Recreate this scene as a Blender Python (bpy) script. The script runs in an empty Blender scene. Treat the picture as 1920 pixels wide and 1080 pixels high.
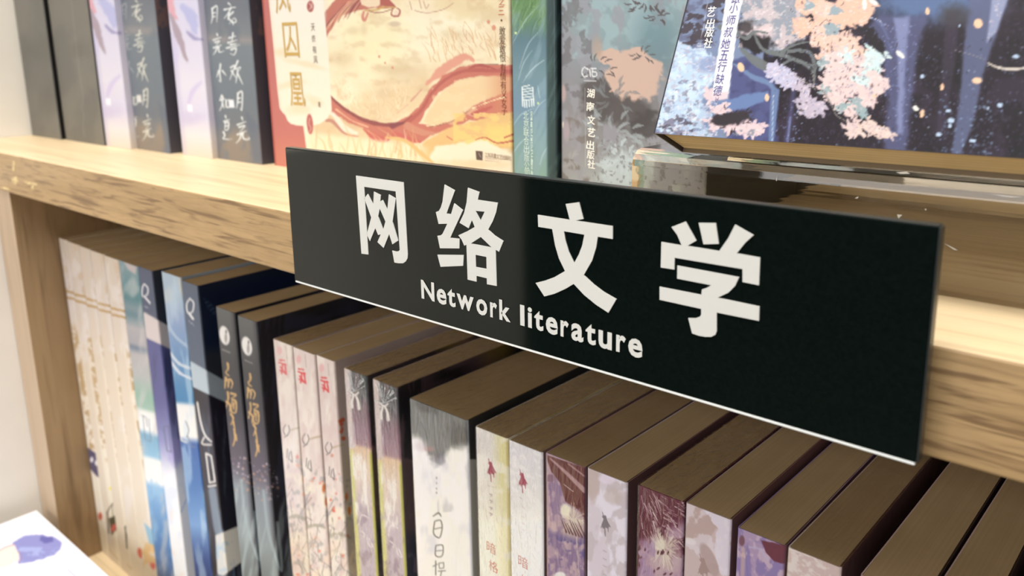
import bpy, math, random
import numpy as np
from mathutils import Matrix, Vector

# ------------------------------------------------------------------ camera, world, lights, exposure
SC = bpy.context.scene
ROOT = SC.collection
FPX, PPX, PPY = 1586.97, 960.0, 439.66          # focal length and principal point, in pixels of 1920x1080
CR = np.array([[0.74728416, 0.66432276, -0.01554531],
               [0.13587603, -0.17566029, -0.9750288],
               [-0.65046452, 0.72651134, -0.22153369]])   # rows: right, down, forward in world axes
CP = np.array([0.0, -178.66, 61.5])             # camera position in mm (shelf front top edge is y=0,z=0)

cam_d = bpy.data.cameras.new('camera')
cam = bpy.data.objects.new('camera', cam_d)
ROOT.objects.link(cam)
m = Matrix.Identity(4)
for i in range(3):
    m[i][0], m[i][1], m[i][2], m[i][3] = CR[0, i], -CR[1, i], -CR[2, i], CP[i] * .001
cam.matrix_world = m
cam_d.sensor_width = 36
cam_d.lens = FPX / 1920 * 36
cam_d.shift_y = -(540 - PPY) / 1920
cam_d.clip_start = 0.01
cam_d.clip_end = 30
cam_d.dof.use_dof = True
cam_d.dof.focus_distance = 0.255
cam_d.dof.aperture_fstop = 17
SC.camera = cam

w = bpy.data.worlds.new('world')
SC.world = w
w.use_nodes = True
w.node_tree.nodes['Background'].inputs[0].default_value = (1.0, .98, .95, 1)
w.node_tree.nodes['Background'].inputs[1].default_value = .14

def area(name, loc, target, sx, sy, power, col):
    d = bpy.data.lights.new(name, 'AREA')
    d.shape = 'RECTANGLE'; d.size = sx; d.size_y = sy; d.energy = power; d.color = col
    o = bpy.data.objects.new(name, d); ROOT.objects.link(o)
    o.location = loc
    o.rotation_euler = (Vector(target) - Vector(loc)).to_track_quat('-Z', 'Y').to_euler()
    return o
area('ceiling_panel_light', (-.1, -.40, 1.75), (-.2, .02, 0), 1.4, .5, 45, (1, .975, .93))
area('ceiling_panel_light', (.9, -1.2, 1.9), (0, 0, 0), .9, .5, 9, (1, .98, .95))
area('front_fill_light', (-.1, -2.6, .75), (-.2, 0, -.1), 2.6, 1.3, 60, (1, .975, .945))  # added low fill from the front, standing in for room bounce

SC.view_settings.view_transform = 'Standard'
SC.view_settings.look = 'None'
SC.view_settings.exposure = 0.0
SC.view_settings.gamma = 1.0
SC.view_settings.use_curve_mapping = False

# ------------------------------------------------------------------ geometry helpers (all inputs in mm)
def proj(P):
    c = (np.asarray(P, float) - CP) @ CR.T
    return PPX + FPX * c[..., 0] / c[..., 2], PPY + FPX * c[..., 1] / c[..., 2]

def on(x, y, axis, val):
    """point of the plane axis=val that the photograph shows at pixel (x, y)"""
    d = CR.T @ np.array([(x - PPX) / FPX, (y - PPY) / FPX, 1.0])
    return CP + (val - CP[axis]) / d[axis] * d

def on_plane(x, y, p0, n):
    d = CR.T @ np.array([(x - PPX) / FPX, (y - PPY) / FPX, 1.0])
    return CP + ((p0 - CP) @ n) / (d @ n) * d

def mesh_obj(name, verts, faces, mat, parent=None, smooth=False, cols=None):
    off = np.array(parent['_o']) if parent is not None else np.zeros(3)
    V = (np.asarray(verts, float) - off) * .001
    me = bpy.data.meshes.new(name)
    me.from_pydata(V.tolist(), [], [list(map(int, f)) for f in faces] if not isinstance(faces, np.ndarray) else faces.tolist())
    if cols is not None:
        a = me.color_attributes.new('print', 'FLOAT_COLOR', 'POINT')
        c4 = np.ones((len(V), 4), np.float32); c4[:, :3] = cols
        a.data.foreach_set('color', c4.ravel())
    if smooth:
        me.polygons.foreach_set('use_smooth', [True] * len(me.polygons))
    me.materials.append(mat)
    o = bpy.data.objects.new(name, me)
    ROOT.objects.link(o)
    if parent is not None:
        o.parent = parent
        o['_o'] = list(off)
    else:
        o['_o'] = [0., 0., 0.]
    return o

def thing(name, label, cat, loc, group=None):
    o = bpy.data.objects.new(name, None)
    ROOT.objects.link(o)
    o.empty_display_size = .01
    o.location = [v * .001 for v in loc]
    o['_o'] = [float(v) for v in loc]
    o['label'] = label; o['category'] = cat
    if group: o['group'] = group
    return o

def boxv(x0, x1, y0, y1, z0, z1, b=0.0):
    """box, with bevelled edges when b > 0"""
    if b <= 0:
        v = [(x, y, z) for z in (z0, z1) for y in (y0, y1) for x in (x0, x1)]
        return v, [(0, 2, 3, 1), (4, 5, 7, 6), (0, 1, 5, 4), (2, 6, 7, 3), (0, 4, 6, 2), (1, 3, 7, 5)]
    import bmesh
    bm = bmesh.new()
    v, f = boxv(x0, x1, y0, y1, z0, z1)
    vs = [bm.verts.new(p) for p in v]
    for q in f: bm.faces.new([vs[i] for i in q])
    bmesh.ops.bevel(bm, geom=bm.edges[:], offset=b, segments=2, profile=.5, affect='EDGES')
    bm.verts.index_update()
    v = [tuple(p.co) for p in bm.verts]; f = [tuple(q.index for q in fc.verts) for fc in bm.faces]
    bm.free()
    return v, f

def box(name, ext, mat, parent=None, b=0.0, smooth=False):
    v, f = boxv(*ext, b=b)
    return mesh_obj(name, v, f, mat, parent, smooth)

# ------------------------------------------------------------------ materials
def mat(name, **kw):
    mt = bpy.data.materials.new(name); mt.use_nodes = True
    p = mt.node_tree.nodes['Principled BSDF']
    for k, v in kw.items():
        p.inputs[k.replace('_', ' ')].default_value = v
    return mt, mt.node_tree, p

def N(nt, t, **kw):
    n = nt.nodes.new(t)
    for k, v in kw.items():
        if k.startswith('i_'):
            n.inputs[k[2:].replace('_', ' ')].default_value = v
        else: setattr(n, k, v)
    return n

def ramp(nt, stops):
    r = nt.nodes.new('ShaderNodeValToRGB')
    e = r.color_ramp.elements
    while len(e) < len(stops): e.new(.5)
    for q, (p, c) in zip(e, stops):
        q.position = p; q.color = (*c, 1) if len(c) == 3 else c
    return r

def wood(name, scale, rot=(0, 0, 0), c1=(.62, .44, .26), c2=(.53, .36, .20), dk=(.30, .19, .10), amount=1.0):
    mt, nt, p = mat(name, Roughness=.42)
    tc = N(nt, 'ShaderNodeTexCoord')
    def nz(sc, det, dist=0.):
        mp = N(nt, 'ShaderNodeMapping'); mp.inputs['Scale'].default_value = sc; mp.inputs['Rotation'].default_value = rot
        nt.links.new(tc.outputs['Object'], mp.inputs[0])
        n = N(nt, 'ShaderNodeTexNoise', i_Scale=1.0, i_Detail=det, i_Distortion=dist)
        nt.links.new(mp.outputs[0], n.inputs['Vector'])
        return n
    a = nz([s * .35 for s in scale], 4, .6)
    r1 = ramp(nt, [(.36, c2), (.62, c1)])
    nt.links.new(a.outputs[0], r1.inputs[0])
    b = nz(scale, 3, .9)
    r2 = ramp(nt, [(.52, (0, 0, 0)), (.66, (amount,) * 3)])
    nt.links.new(b.outputs[0], r2.inputs[0])
    c = nz([s * 3.2 for s in scale], 2)
    r3 = ramp(nt, [(.45, (0, 0, 0)), (.75, (.35 * amount,) * 3)])
    nt.links.new(c.outputs[0], r3.inputs[0])
    ad = N(nt, 'ShaderNodeMath', operation='ADD', use_clamp=True)
    nt.links.new(r2.outputs[0], ad.inputs[0]); nt.links.new(r3.outputs[0], ad.inputs[1])
    mx = N(nt, 'ShaderNodeMix', data_type='RGBA')
    nt.links.new(ad.outputs[0], mx.inputs[0]); nt.links.new(r1.outputs[0], mx.inputs[6]); mx.inputs[7].default_value = (*dk, 1)
    nt.links.new(mx.outputs[2], p.inputs['Base Color'])
    bp = N(nt, 'ShaderNodeBump', i_Strength=.15, i_Distance=.0002)
    nt.links.new(ad.outputs[0], bp.inputs['Height']); nt.links.new(bp.outputs[0], p.inputs['Normal'])
    return mt

M = {}
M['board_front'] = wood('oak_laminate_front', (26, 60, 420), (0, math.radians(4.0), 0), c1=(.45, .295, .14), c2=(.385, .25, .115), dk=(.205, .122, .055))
M['board_top'] = wood('oak_laminate_top', (9, 170, 60), c1=(.74, .58, .36), c2=(.68, .52, .31), dk=(.56, .41, .24), amount=.7)  # same laminate as the front, overexposure put into a paler colour
M['panel'] = wood('oak_laminate_panel', (60, 95, 7), c1=(.36, .24, .125), c2=(.30, .195, .10), dk=(.19, .115, .055), amount=.8)
M['edge_strip'] = wood('oak_edge_band', (150, 60, 8), c1=(.52, .39, .27), c2=(.48, .355, .245), dk=(.38, .27, .18), amount=.5)

mt, nt, p = mat('painted_wall', Roughness=.7)
tc = N(nt, 'ShaderNodeTexCoord'); n = N(nt, 'ShaderNodeTexNoise', i_Scale=14., i_Detail=4.)
nt.links.new(tc.outputs['Object'], n.inputs['Vector'])
r = ramp(nt, [(.35, (.80, .76, .69)), (.65, (.86, .82, .75))]); nt.links.new(n.outputs[0], r.inputs[0]); nt.links.new(r.outputs[0], p.inputs['Base Color'])
M['wall'] = mt

mt, nt, p = mat('shop_floor', Roughness=.35)
tc = N(nt, 'ShaderNodeTexCoord'); n = N(nt, 'ShaderNodeTexNoise', i_Scale=6., i_Detail=6.)
nt.links.new(tc.outputs['Object'], n.inputs['Vector'])
r = ramp(nt, [(.3, (.018, .016, .013)), (.7, (.034, .028, .022))]); nt.links.new(n.outputs[0], r.inputs[0]); nt.links.new(r.outputs[0], p.inputs['Base Color'])
M['floor'] = mt

mt, nt, p = mat('chipped_laminate', Base_Color=(.74, .55, .27, 1), Roughness=.6)
tc = N(nt, 'ShaderNodeTexCoord'); n = N(nt, 'ShaderNodeTexNoise', i_Scale=500., i_Detail=3.)
nt.links.new(tc.outputs['Object'], n.inputs['Vector'])
r = ramp(nt, [(.4, (.50, .36, .17)), (.6, (.74, .58, .30))]); nt.links.new(n.outputs[0], r.inputs[0]); nt.links.new(r.outputs[0], p.inputs['Base Color'])
M['chip'] = mt

def print_mat(name, rough, coat, bump=0.0, spec=.5):
    mt, nt, p = mat(name, Roughness=rough)
    p.inputs['Coat Weight'].default_value = coat
    p.inputs['Coat Roughness'].default_value = .12
    p.inputs['Specular IOR Level'].default_value = spec
    a = N(nt, 'ShaderNodeAttribute', attribute_name='print')
    nt.links.new(a.outputs['Color'], p.inputs['Base Color'])
    if bump:
        tc = N(nt, 'ShaderNodeTexCoord')
        n = N(nt, 'ShaderNodeTexNoise', i_Scale=1500., i_Detail=2.)
        nt.links.new(tc.outputs['Object'], n.inputs['Vector'])
        bp = N(nt, 'ShaderNodeBump', i_Strength=bump, i_Distance=.0001)
        nt.links.new(n.outputs[0], bp.inputs['Height']); nt.links.new(bp.outputs[0], p.inputs['Normal'])
    return mt
M['print'] = print_mat('printed_cover_satin', .42, .0, .15)
M['print_gloss'] = print_mat('printed_cover_glossy', .4, .0, 0, .3)

def paper(name, axis, c1, c2):
    mt, nt, p = mat(name, Roughness=.85)
    p.inputs['Specular IOR Level'].default_value = .2
    tc = N(nt, 'ShaderNodeTexCoord')
    def nz(sc):
        mp = N(nt, 'ShaderNodeMapping'); mp.inputs['Scale'].default_value = sc
        nt.links.new(tc.outputs['Object'], mp.inputs[0])
        n = N(nt, 'ShaderNodeTexNoise', i_Scale=1., i_Detail=3.)
        nt.links.new(mp.outputs[0], n.inputs['Vector']); return n
    s = [6., 6., 6.]; s[axis] = 1500.
    a = nz(s); b = nz((45., 30., 45.))
    r = ramp(nt, [(.25, c2), (.7, c1)]); nt.links.new(a.outputs[0], r.inputs[0])
    r2 = ramp(nt, [(.3, (.86, .84, .8)), (.65, (1, 1, 1))]); nt.links.new(b.outputs[0], r2.inputs[0])
    mx = N(nt, 'ShaderNodeMix', data_type='RGBA', blend_type='MULTIPLY'); mx.inputs[0].default_value = 1
    nt.links.new(r.outputs[0], mx.inputs[6]); nt.links.new(r2.outputs[0], mx.inputs[7])
    nt.links.new(mx.outputs[2], p.inputs['Base Color'])
    bp = N(nt, 'ShaderNodeBump', i_Strength=.25, i_Distance=.0002)
    nt.links.new(a.outputs[0], bp.inputs['Height']); nt.links.new(bp.outputs[0], p.inputs['Normal'])
    return mt
M['pages_x'] = paper('page_edges_upright', 0, (.42, .31, .175), (.37, .27, .15))
M['pages_y'] = paper('page_edges_leaning', 1, (.64, .52, .32), (.40, .32, .19))
M['pages_z'] = paper('page_edges_flat', 2, (.85, .80, .70), (.75, .70, .60))

def film_mat(nm, strength, rot, rough):
    mt = bpy.data.materials.new(nm); mt.use_nodes = True
    nt = mt.node_tree
    for n in list(nt.nodes): nt.nodes.remove(n)
    out = N(nt, 'ShaderNodeOutputMaterial'); mx = N(nt, 'ShaderNodeMixShader')
    tr = N(nt, 'ShaderNodeBsdfTransparent'); gl = N(nt, 'ShaderNodeBsdfGlossy', i_Roughness=rough)
    gl.inputs[0].default_value = (1, 1, 1, 1)
    tc = N(nt, 'ShaderNodeTexCoord'); mp = N(nt, 'ShaderNodeMapping')
    mp.inputs['Scale'].default_value = (300, 120, 70); mp.inputs['Rotation'].default_value = (0, math.radians(rot), 0)
    nt.links.new(tc.outputs['Object'], mp.inputs[0])
    n1 = N(nt, 'ShaderNodeTexNoise', i_Scale=1., i_Detail=3., i_Distortion=1.2)
    nt.links.new(mp.outputs[0], n1.inputs['Vector'])
    bp = N(nt, 'ShaderNodeBump', i_Strength=strength, i_Distance=.0016)
    nt.links.new(n1.outputs[0], bp.inputs['Height'])
    fr = N(nt, 'ShaderNodeLayerWeight', i_Blend=.5)
    nt.links.new(bp.outputs[0], fr.inputs['Normal']); nt.links.new(bp.outputs[0], gl.inputs['Normal'])
    pw = N(nt, 'ShaderNodeMath', operation='POWER'); pw.inputs[1].default_value = 3.0
    nt.links.new(fr.outputs['Facing'], pw.inputs[0])
    mu = N(nt, 'ShaderNodeMath', operation='MULTIPLY_ADD', use_clamp=True); mu.inputs[1].default_value = .6; mu.inputs[2].default_value = .05
    nt.links.new(pw.outputs[0], mu.inputs[0])
    nt.links.new(mu.outputs[0], mx.inputs[0]); nt.links.new(tr.outputs[0], mx.inputs[1]); nt.links.new(gl.outputs[0], mx.inputs[2])
    nt.links.new(mx.outputs[0], out.inputs[0])
    return mt
M['film'] = film_mat('shrink_wrap_film', .35, 10, .2)
M['film_creased'] = film_mat('creased_shrink_wrap_film', 1.0, 48, .3)

mt, nt, p = mat('black_gloss_acrylic', Base_Color=(.006, .009, .008, 1), Roughness=.06)
tc = N(nt, 'ShaderNodeTexCoord'); n = N(nt, 'ShaderNodeTexNoise', i_Scale=1200., i_Detail=2.)
nt.links.new(tc.outputs['Object'], n.inputs['Vector'])
r = ramp(nt, [(.3, (.0015, .004, .003)), (.7, (.003, .006, .005))]); nt.links.new(n.outputs[0], r.inputs[0]); nt.links.new(r.outputs[0], p.inputs['Base Color'])
M['sign'] = mt
M['sign_edge'] = mat('clear_polished_edge', Base_Color=(.80, .82, .80, 1), Roughness=.25)[0]
M['sign_bevel'] = mat('smoked_acrylic_edge', Base_Color=(.02, .024, .023, 1), Roughness=.3)[0]
M['white_vinyl'] = mat('white_vinyl', Base_Color=(.64, .635, .60, 1), Roughness=.35)[0]
M['bracket'] = mat('foam_mount', Base_Color=(.05, .05, .05, 1), Roughness=.8)[0]
mt, nt, p = mat('shade_tinted_acrylic', Base_Color=(.80, .75, .66, 1), Roughness=.03, IOR=1.49)  # brown tint imitates the shaded interior seen through the clear riser
p.inputs['Transmission Weight'].default_value = 1.0
tc = N(nt, 'ShaderNodeTexCoord'); mp = N(nt, 'ShaderNodeMapping'); mp.inputs['Scale'].default_value = (12, 260, 260)
nt.links.new(tc.outputs['Object'], mp.inputs[0])
n = N(nt, 'ShaderNodeTexNoise', i_Scale=1., i_Detail=2.); nt.links.new(mp.outputs[0], n.inputs['Vector'])
bp = N(nt, 'ShaderNodeBump', i_Strength=.25, i_Distance=.0005)
nt.links.new(n.outputs[0], bp.inputs['Height']); nt.links.new(bp.outputs[0], p.inputs['Normal'])
M['acrylic'] = mt
INK = {}
def ink(rgb, rough=.45):
    k = tuple(rgb)
    if k not in INK:
        INK[k] = mat('ink_%d_%d_%d' % k, Base_Color=(*[lin(c) for c in rgb], 1), Roughness=rough)[0]
    return INK[k]

# ------------------------------------------------------------------ printing: colours of flat cover art, laid on dense cover meshes
def lin(c):
    c = np.asarray(c, float) / 255
    return np.where(c <= .04045, c / 12.92, ((c + .055) / 1.055) ** 2.4) if c.ndim else float(c / 12.92 if c <= .04045 else ((c + .055) / 1.055) ** 2.4)

def _h(ix, iy, s):
    n = (ix.astype(np.int64) * 374761393 + iy.astype(np.int64) * 668265263 + s * 1442695041) & 0xffffffff
    n = ((n ^ (n >> 13)) * 1274126177) & 0xffffffff
    return ((n ^ (n >> 16)) & 0xffff) / 65535.0
def vnoise(x, y, s):
    ix, iy = np.floor(x), np.floor(y)
    fx, fy = x - ix, y - iy
    fx = fx * fx * (3 - 2 * fx); fy = fy * fy * (3 - 2 * fy)
    a, b, c, d = _h(ix, iy, s), _h(ix + 1, iy, s), _h(ix, iy + 1, s), _h(ix + 1, iy + 1, s)
    return (a * (1 - fx) + b * fx) * (1 - fy) + (c * (1 - fx) + d * fx) * fy
def fbm(x, y, s=0, o=4):
    t = 0; a = .5; tot = 0
    for k in range(o):
        t = t + a * vnoise(x * 2 ** k + 17.3 * k, y * 2 ** k - 9.1 * k, s + k * 7); tot += a; a *= .5
    return t / tot
def sstep(a, b, x):
    t = np.clip((x - a) / (b - a + 1e-9), 0, 1)
    return t * t * (3 - 2 * t)

class Canvas:
    def __init__(c, P):
        c.P = np.asarray(P, float)
        c.X, c.Y = proj(c.P)
        c.col = np.full((len(c.X), 3), 200.0)
        c.gain = 1.0
    def mix(c, m, rgb, idx=None):
        rgb = np.asarray(rgb, float)
        if idx is None: idx = slice(None)
        m = np.clip(m, 0, 1)[:, None]
        c.col[idx] = c.col[idx] * (1 - m) + rgb * m
    def fill(c, rgb): c.col[:] = rgb
    def n(c, sx, sy=None, s=0, o=4, rot=0.0):
        sy = sy or sx
        x, y = c.X, c.Y
        if rot:
            a = math.radians(rot); x, y = x * math.cos(a) + y * math.sin(a), -x * math.sin(a) + y * math.cos(a)
        return fbm(x / sx, y / sy, s, o)
    def noise(c, rgb, sx, sy=None, lo=.5, hi=.7, s=0, o=4, rot=0, k=1.0, where=None):
        m = sstep(lo, hi, c.n(sx, sy, s, o, rot)) * k
        if where is not None: m = m * where
        c.mix(m, rgb)
    def _sel(c, x0, x1, y0, y1):
        return np.nonzero((c.X > x0) & (c.X < x1) & (c.Y > y0) & (c.Y < y1))[0]
    def blob(c, cx, cy, rx, ry, rgb, rot=0, soft=.25, rough=0, s=0, k=1.0, grain=12):
        R = max(rx, ry) * 1.8 + 3
        i = c._sel(cx - R, cx + R, cy - R, cy + R)
        if not len(i): return
        x, y = c.X[i] - cx, c.Y[i] - cy
        a = math.radians(rot); u = x * math.cos(a) + y * math.sin(a); v = -x * math.sin(a) + y * math.cos(a)
        d = np.sqrt((u / rx) ** 2 + (v / ry) ** 2)
        if rough: d = d + (fbm(c.X[i] / grain, c.Y[i] / grain, s, 4) - .5) * 2 * rough
        c.mix((1 - sstep(1 - soft, 1 + soft, d)) * k, rgb, i)
    def stroke(c, pts, wd, rgb, soft=.6, rough=0, s=0, k=1.0, grain=8):
        pts = np.asarray(pts, float)
        wd = np.interp(np.linspace(0, 1, len(pts)), np.linspace(0, 1, len(np.atleast_1d(wd))), np.atleast_1d(wd)) if np.ndim(wd) else np.full(len(pts), float(wd))
        mw = wd.max() * 1.5 + 4
        i = c._sel(pts[:, 0].min() - mw, pts[:, 0].max() + mw, pts[:, 1].min() - mw, pts[:, 1].max() + mw)
        if not len(i): return
        x, y = c.X[i], c.Y[i]
        best = np.full(len(i), 1e9)
        for a, b, w0, w1 in zip(pts[:-1], pts[1:], wd[:-1], wd[1:]):
            d = b - a; L = d @ d + 1e-9
            t = np.clip(((x - a[0]) * d[0] + (y - a[1]) * d[1]) / L, 0, 1)
            q = np.hypot(x - a[0] - t * d[0], y - a[1] - t * d[1]) - (w0 + (w1 - w0) * t) / 2
            best = np.minimum(best, q)
        if rough: best = best + (fbm(x / grain, y / grain, s, 3) - .5) * 2 * rough
        c.mix((1 - sstep(-soft, soft, best)) * k, rgb, i)
    def curve(c, pts, wd, rgb, **kw):
        p = np.asarray(pts, float); out = []
        for j in range(len(p) - 1):
            p0, p1, p2, p3 = p[max(j - 1, 0)], p[j], p[j + 1], p[min(j + 2, len(p) - 1)]
            for t in np.linspace(0, 1, 7)[:-1]:
                out.append(.5 * ((2 * p1) + (p2 - p0) * t + (2 * p0 - 5 * p1 + 4 * p2 - p3) * t * t + (3 * p1 - p0 - 3 * p2 + p3) * t ** 3))
        out.append(p[-1])
        c.stroke(out, wd, rgb, **kw)
    def poly(c, pts, rgb, soft=.7, rough=0, s=0, k=1.0, grain=10):
        p = np.asarray(pts, float)
        pad = soft + rough + 2
        i = c._sel(p[:, 0].min() - pad, p[:, 0].max() + pad, p[:, 1].min() - pad, p[:, 1].max() + pad)
        if not len(i): return
        x, y = c.X[i], c.Y[i]
        if rough:
            x = x + (fbm(x / grain, y / grain, s, 4) - .5) * 2 * rough
            y = y + (fbm(c.X[i] / grain, y / grain, s + 50, 4) - .5) * 2 * rough
        ins = np.zeros(len(i), bool); best = np.full(len(i), 1e9)
        for a, b in zip(p, np.roll(p, -1, 0)):
            cond = ((a[1] > y) != (b[1] > y))
            with np.errstate(all='ignore'):
                xi = (b[0] - a[0]) * (y - a[1]) / (b[1] - a[1] + 1e-12) + a[0]
            ins ^= cond & (x < xi)
            d = b - a; L = d @ d + 1e-9
            t = np.clip(((x - a[0]) * d[0] + (y - a[1]) * d[1]) / L, 0, 1)
            best = np.minimum(best, np.hypot(x - a[0] - t * d[0], y - a[1] - t * d[1]))
        sd = np.where(ins, -best, best)
        c.mix((1 - sstep(-soft, soft, sd)) * k, rgb, i)
    def dots(c, box_, n, r0, r1, rgbs, s=0, soft=.5, k=1.0, asp=1.0):
        R = random.Random(s)
        for _ in range(n):
            r = R.uniform(r0, r1)
            c.blob(R.uniform(box_[0], box_[1]), R.uniform(box_[2], box_[3]), r, r * R.uniform(.6, 1.3) * asp, R.choice(rgbs), rot=R.uniform(0, 180), soft=soft, k=k * R.uniform(.5, 1))
    def bands(c, stops, slope=0.0, x0=0.0):
        """vertical colour ramp along y (after removing a slope)"""
        y = c.Y - slope * (c.X - x0)
        ys = [s_[0] for s_ in stops]
        for k in range(3):
            c.col[:, k] = np.interp(y, ys, [s_[1][k] for s_ in stops])
    sat = 1.0
    def out(c):
        L = lin(np.clip(c.col, 0, 255))
        if c.sat != 1.0:
            g = (L @ np.array([.3, .6, .1]))[:, None]
            L = g + (L - g) * c.sat
        return np.clip(L * c.gain, 0, .92)

# ------------------------------------------------------------------ lettering
_g = {}
def glyph(ch, bold=0.0):
    k = (ch, bold)
    if k not in _g:
        cu = bpy.data.curves.new('glyph', 'FONT'); cu.body = ch; cu.resolution_u = 3; cu.offset = bold
        ob = bpy.data.objects.new('glyph', cu); ROOT.objects.link(ob)
        bpy.context.view_layer.update()
        me = bpy.data.meshes.new_from_object(ob.evaluated_get(bpy.context.evaluated_depsgraph_get()))
        v = np.array([q.co[:2] for q in me.vertices]) if len(me.vertices) else np.zeros((0, 2))
        f = [tuple(q.vertices) for q in me.polygons]
        bpy.data.objects.remove(ob); bpy.data.curves.remove(cu); bpy.data.meshes.remove(me)
        _g[k] = (v, f)
    return _g[k]

def letters(name, items, p0, U, V, parent, material, lift=.12, label=None):
    """items: (char, px, py, width_mm, height_mm, rotation, shear, bold); glyph boxes centred on photograph pixels of the plane (p0,U,V)"""
    U = np.asarray(U, float); V = np.asarray(V, float); nrm = np.cross(U, V)
    vs, fs = [], []
    for it in items:
        ch, px, py, wd, ht = it[:5]
        rot = it[5] if len(it) > 5 else 0; sh = it[6] if len(it) > 6 else 0; bd = it[7] if len(it) > 7 else 0
        v, f = glyph(ch, bd)
        if not len(v): continue
        lo, hi = v.min(0), v.max(0)
        q = (v - (lo + hi) / 2) / np.maximum(hi - lo, 1e-6)
        q = q * [wd, ht]
        q[:, 0] += sh * q[:, 1]
        a = math.radians(rot); q = q @ np.array([[math.cos(a), math.sin(a)], [-math.sin(a), math.cos(a)]])
        C = on_plane(px, py, np.asarray(p0, float), nrm)
        P = C + q[:, :1] * U + q[:, 1:] * V + nrm * lift
        o = len(vs); vs += P.tolist(); fs += [tuple(i + o for i in t) for t in f]
    ob = mesh_obj(name, vs, fs, material, parent)
    if label: ob['label'] = label
    return ob
XU, ZU = np.array([1., 0, 0]), np.array([0, 0, 1.])      # front faces: u to the right, v up, normal -y

# ------------------------------------------------------------------ setting
SX0 = -683.0                                             # the side wall
o = box('wall_left', (SX0 - 60, SX0, -620, 400, -1000, 1000), M['wall']); o['kind'] = 'structure'
o = box('trim_1', (SX0 + .05, -611.4, -535, 214, -1000, -25.2), M['wall']); o['kind'] = 'structure'
o = box('wall_back', (SX0, 900, 215, 275, -1000, 1000), M['wall']); o['kind'] = 'structure'
o = box('floor', (-7000, 7000, -12000, 275, -1040, -1000), M['floor']); o['kind'] = 'structure'

# ------------------------------------------------------------------ bookcase
BT = 24.6; ZB = -288.5; PX0, PX1 = -611.0, -582.0; XR = 420.0
case = thing('bookcase', 'light oak laminate bookcase with a thick chipped front shelf edge', 'bookcase', (-100, 100, -1000))
def board(z1, x0, x1, nm='shelf_board'):
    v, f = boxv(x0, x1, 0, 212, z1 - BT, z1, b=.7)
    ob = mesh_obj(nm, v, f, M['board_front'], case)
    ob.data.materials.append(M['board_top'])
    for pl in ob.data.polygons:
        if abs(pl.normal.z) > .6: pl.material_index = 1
    return ob
board(0, SX0 + .3, XR)
board(ZB, PX1 + .05, XR - 29)
for a, b in ((PX0, PX1), (XR - 29, XR)):
    v, f = boxv(a, b, 1.2, 212, -1000, -BT - .05, b=.5)
    ob = mesh_obj('side_panel', v, f, M['panel'], case)
    ob.data.materials.append(M['edge_strip'])
    for pl in ob.data.polygons:
        if abs(pl.normal.y) > .6: pl.material_index = 1
box('back_panel', (PX1, XR - 29, 206, 212, -980, -BT - .1), M['panel'], case)
# chipped spots on the front edge (thin flakes where the laminate has come away)
def flake(pts, seed):
    R = random.Random(seed)
    P = [on(x + R.uniform(-.6, .6), y + R.uniform(-.6, .6), 1, 0) for x, y in pts]
    n = len(P)
    c = sum(P) / n
    vs = [q + [0, -.12, 0] for q in P] + [q for q in P] + [c + [0, -.3, 0]]
    fs = [(i, (i + 1) % n, 2 * n) for i in range(n)] + [(i, i + n, (i + 1) % n + n, (i + 1) % n) for i in range(n)]
    ob = mesh_obj('chipped_spot', vs, fs, M['chip'], case); return ob
o = flake([(25, 301), (28, 303), (28, 315), (27, 322), (24, 319), (24, 308)], 1); o['label'] = 'pale yellowish chipped spot in the laminate edge'
flake([(24, 333), (31, 330), (34, 340), (31, 347), (25, 344), (22, 338)], 2)
flake([(45, 339), (58, 342), (68, 344), (70, 347), (62, 348), (50, 346)], 3)
flake([(59, 350), (63, 348), (64, 356), (60, 355)], 4)
flake([(0, 350), (8, 350), (18, 354), (19, 357), (9, 356), (1, 353)], 5)

# ------------------------------------------------------------------ sign
sign = thing('section_sign', 'glossy black sign with white Chinese characters and Network literature, on the shelf edge', 'sign', (-155, -5, 1.))
SY = -8.0
P = [on(534, 279, 1, SY), on(554, 528, 1, SY), on(1758, 424, 1, SY), on(1718, 864, 1, SY)]
sx0, sx1 = (P[0][0] + P[1][0]) / 2, (P[2][0] + P[3][0]) / 2
sz1, sz0 = (P[0][2] + P[2][2]) / 2, (P[1][2] + P[3][2]) / 2
box('panel', (sx0, sx1, SY, SY + 2.6, sz0, sz1), M['sign'], sign, b=.12)
o = box('bottom_edge', (sx0 + .1, sx1 - .1, SY + .05, SY + 2.5, sz0 - .75, sz0 - .02), M['sign_edge'], sign, b=.2); o['label'] = 'bright clear bottom edge'
o = box('top_edge', (sx0, sx1, SY + .2, SY + 2.9, sz1 + .02, sz1 + .35), M['sign_bevel'], sign, b=.1)
o = box('side_edge', (sx1 + .02, sx1 + .5, SY + .2, SY + 2.8, sz0, sz1), M['sign_bevel'], sign, b=.1)
for xx in (sx0 + 30, sx1 - 32): box('mounting_pad', (xx, xx + 22, SY + 2.6, -.02, -20, -4), M['bracket'], sign)

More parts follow.
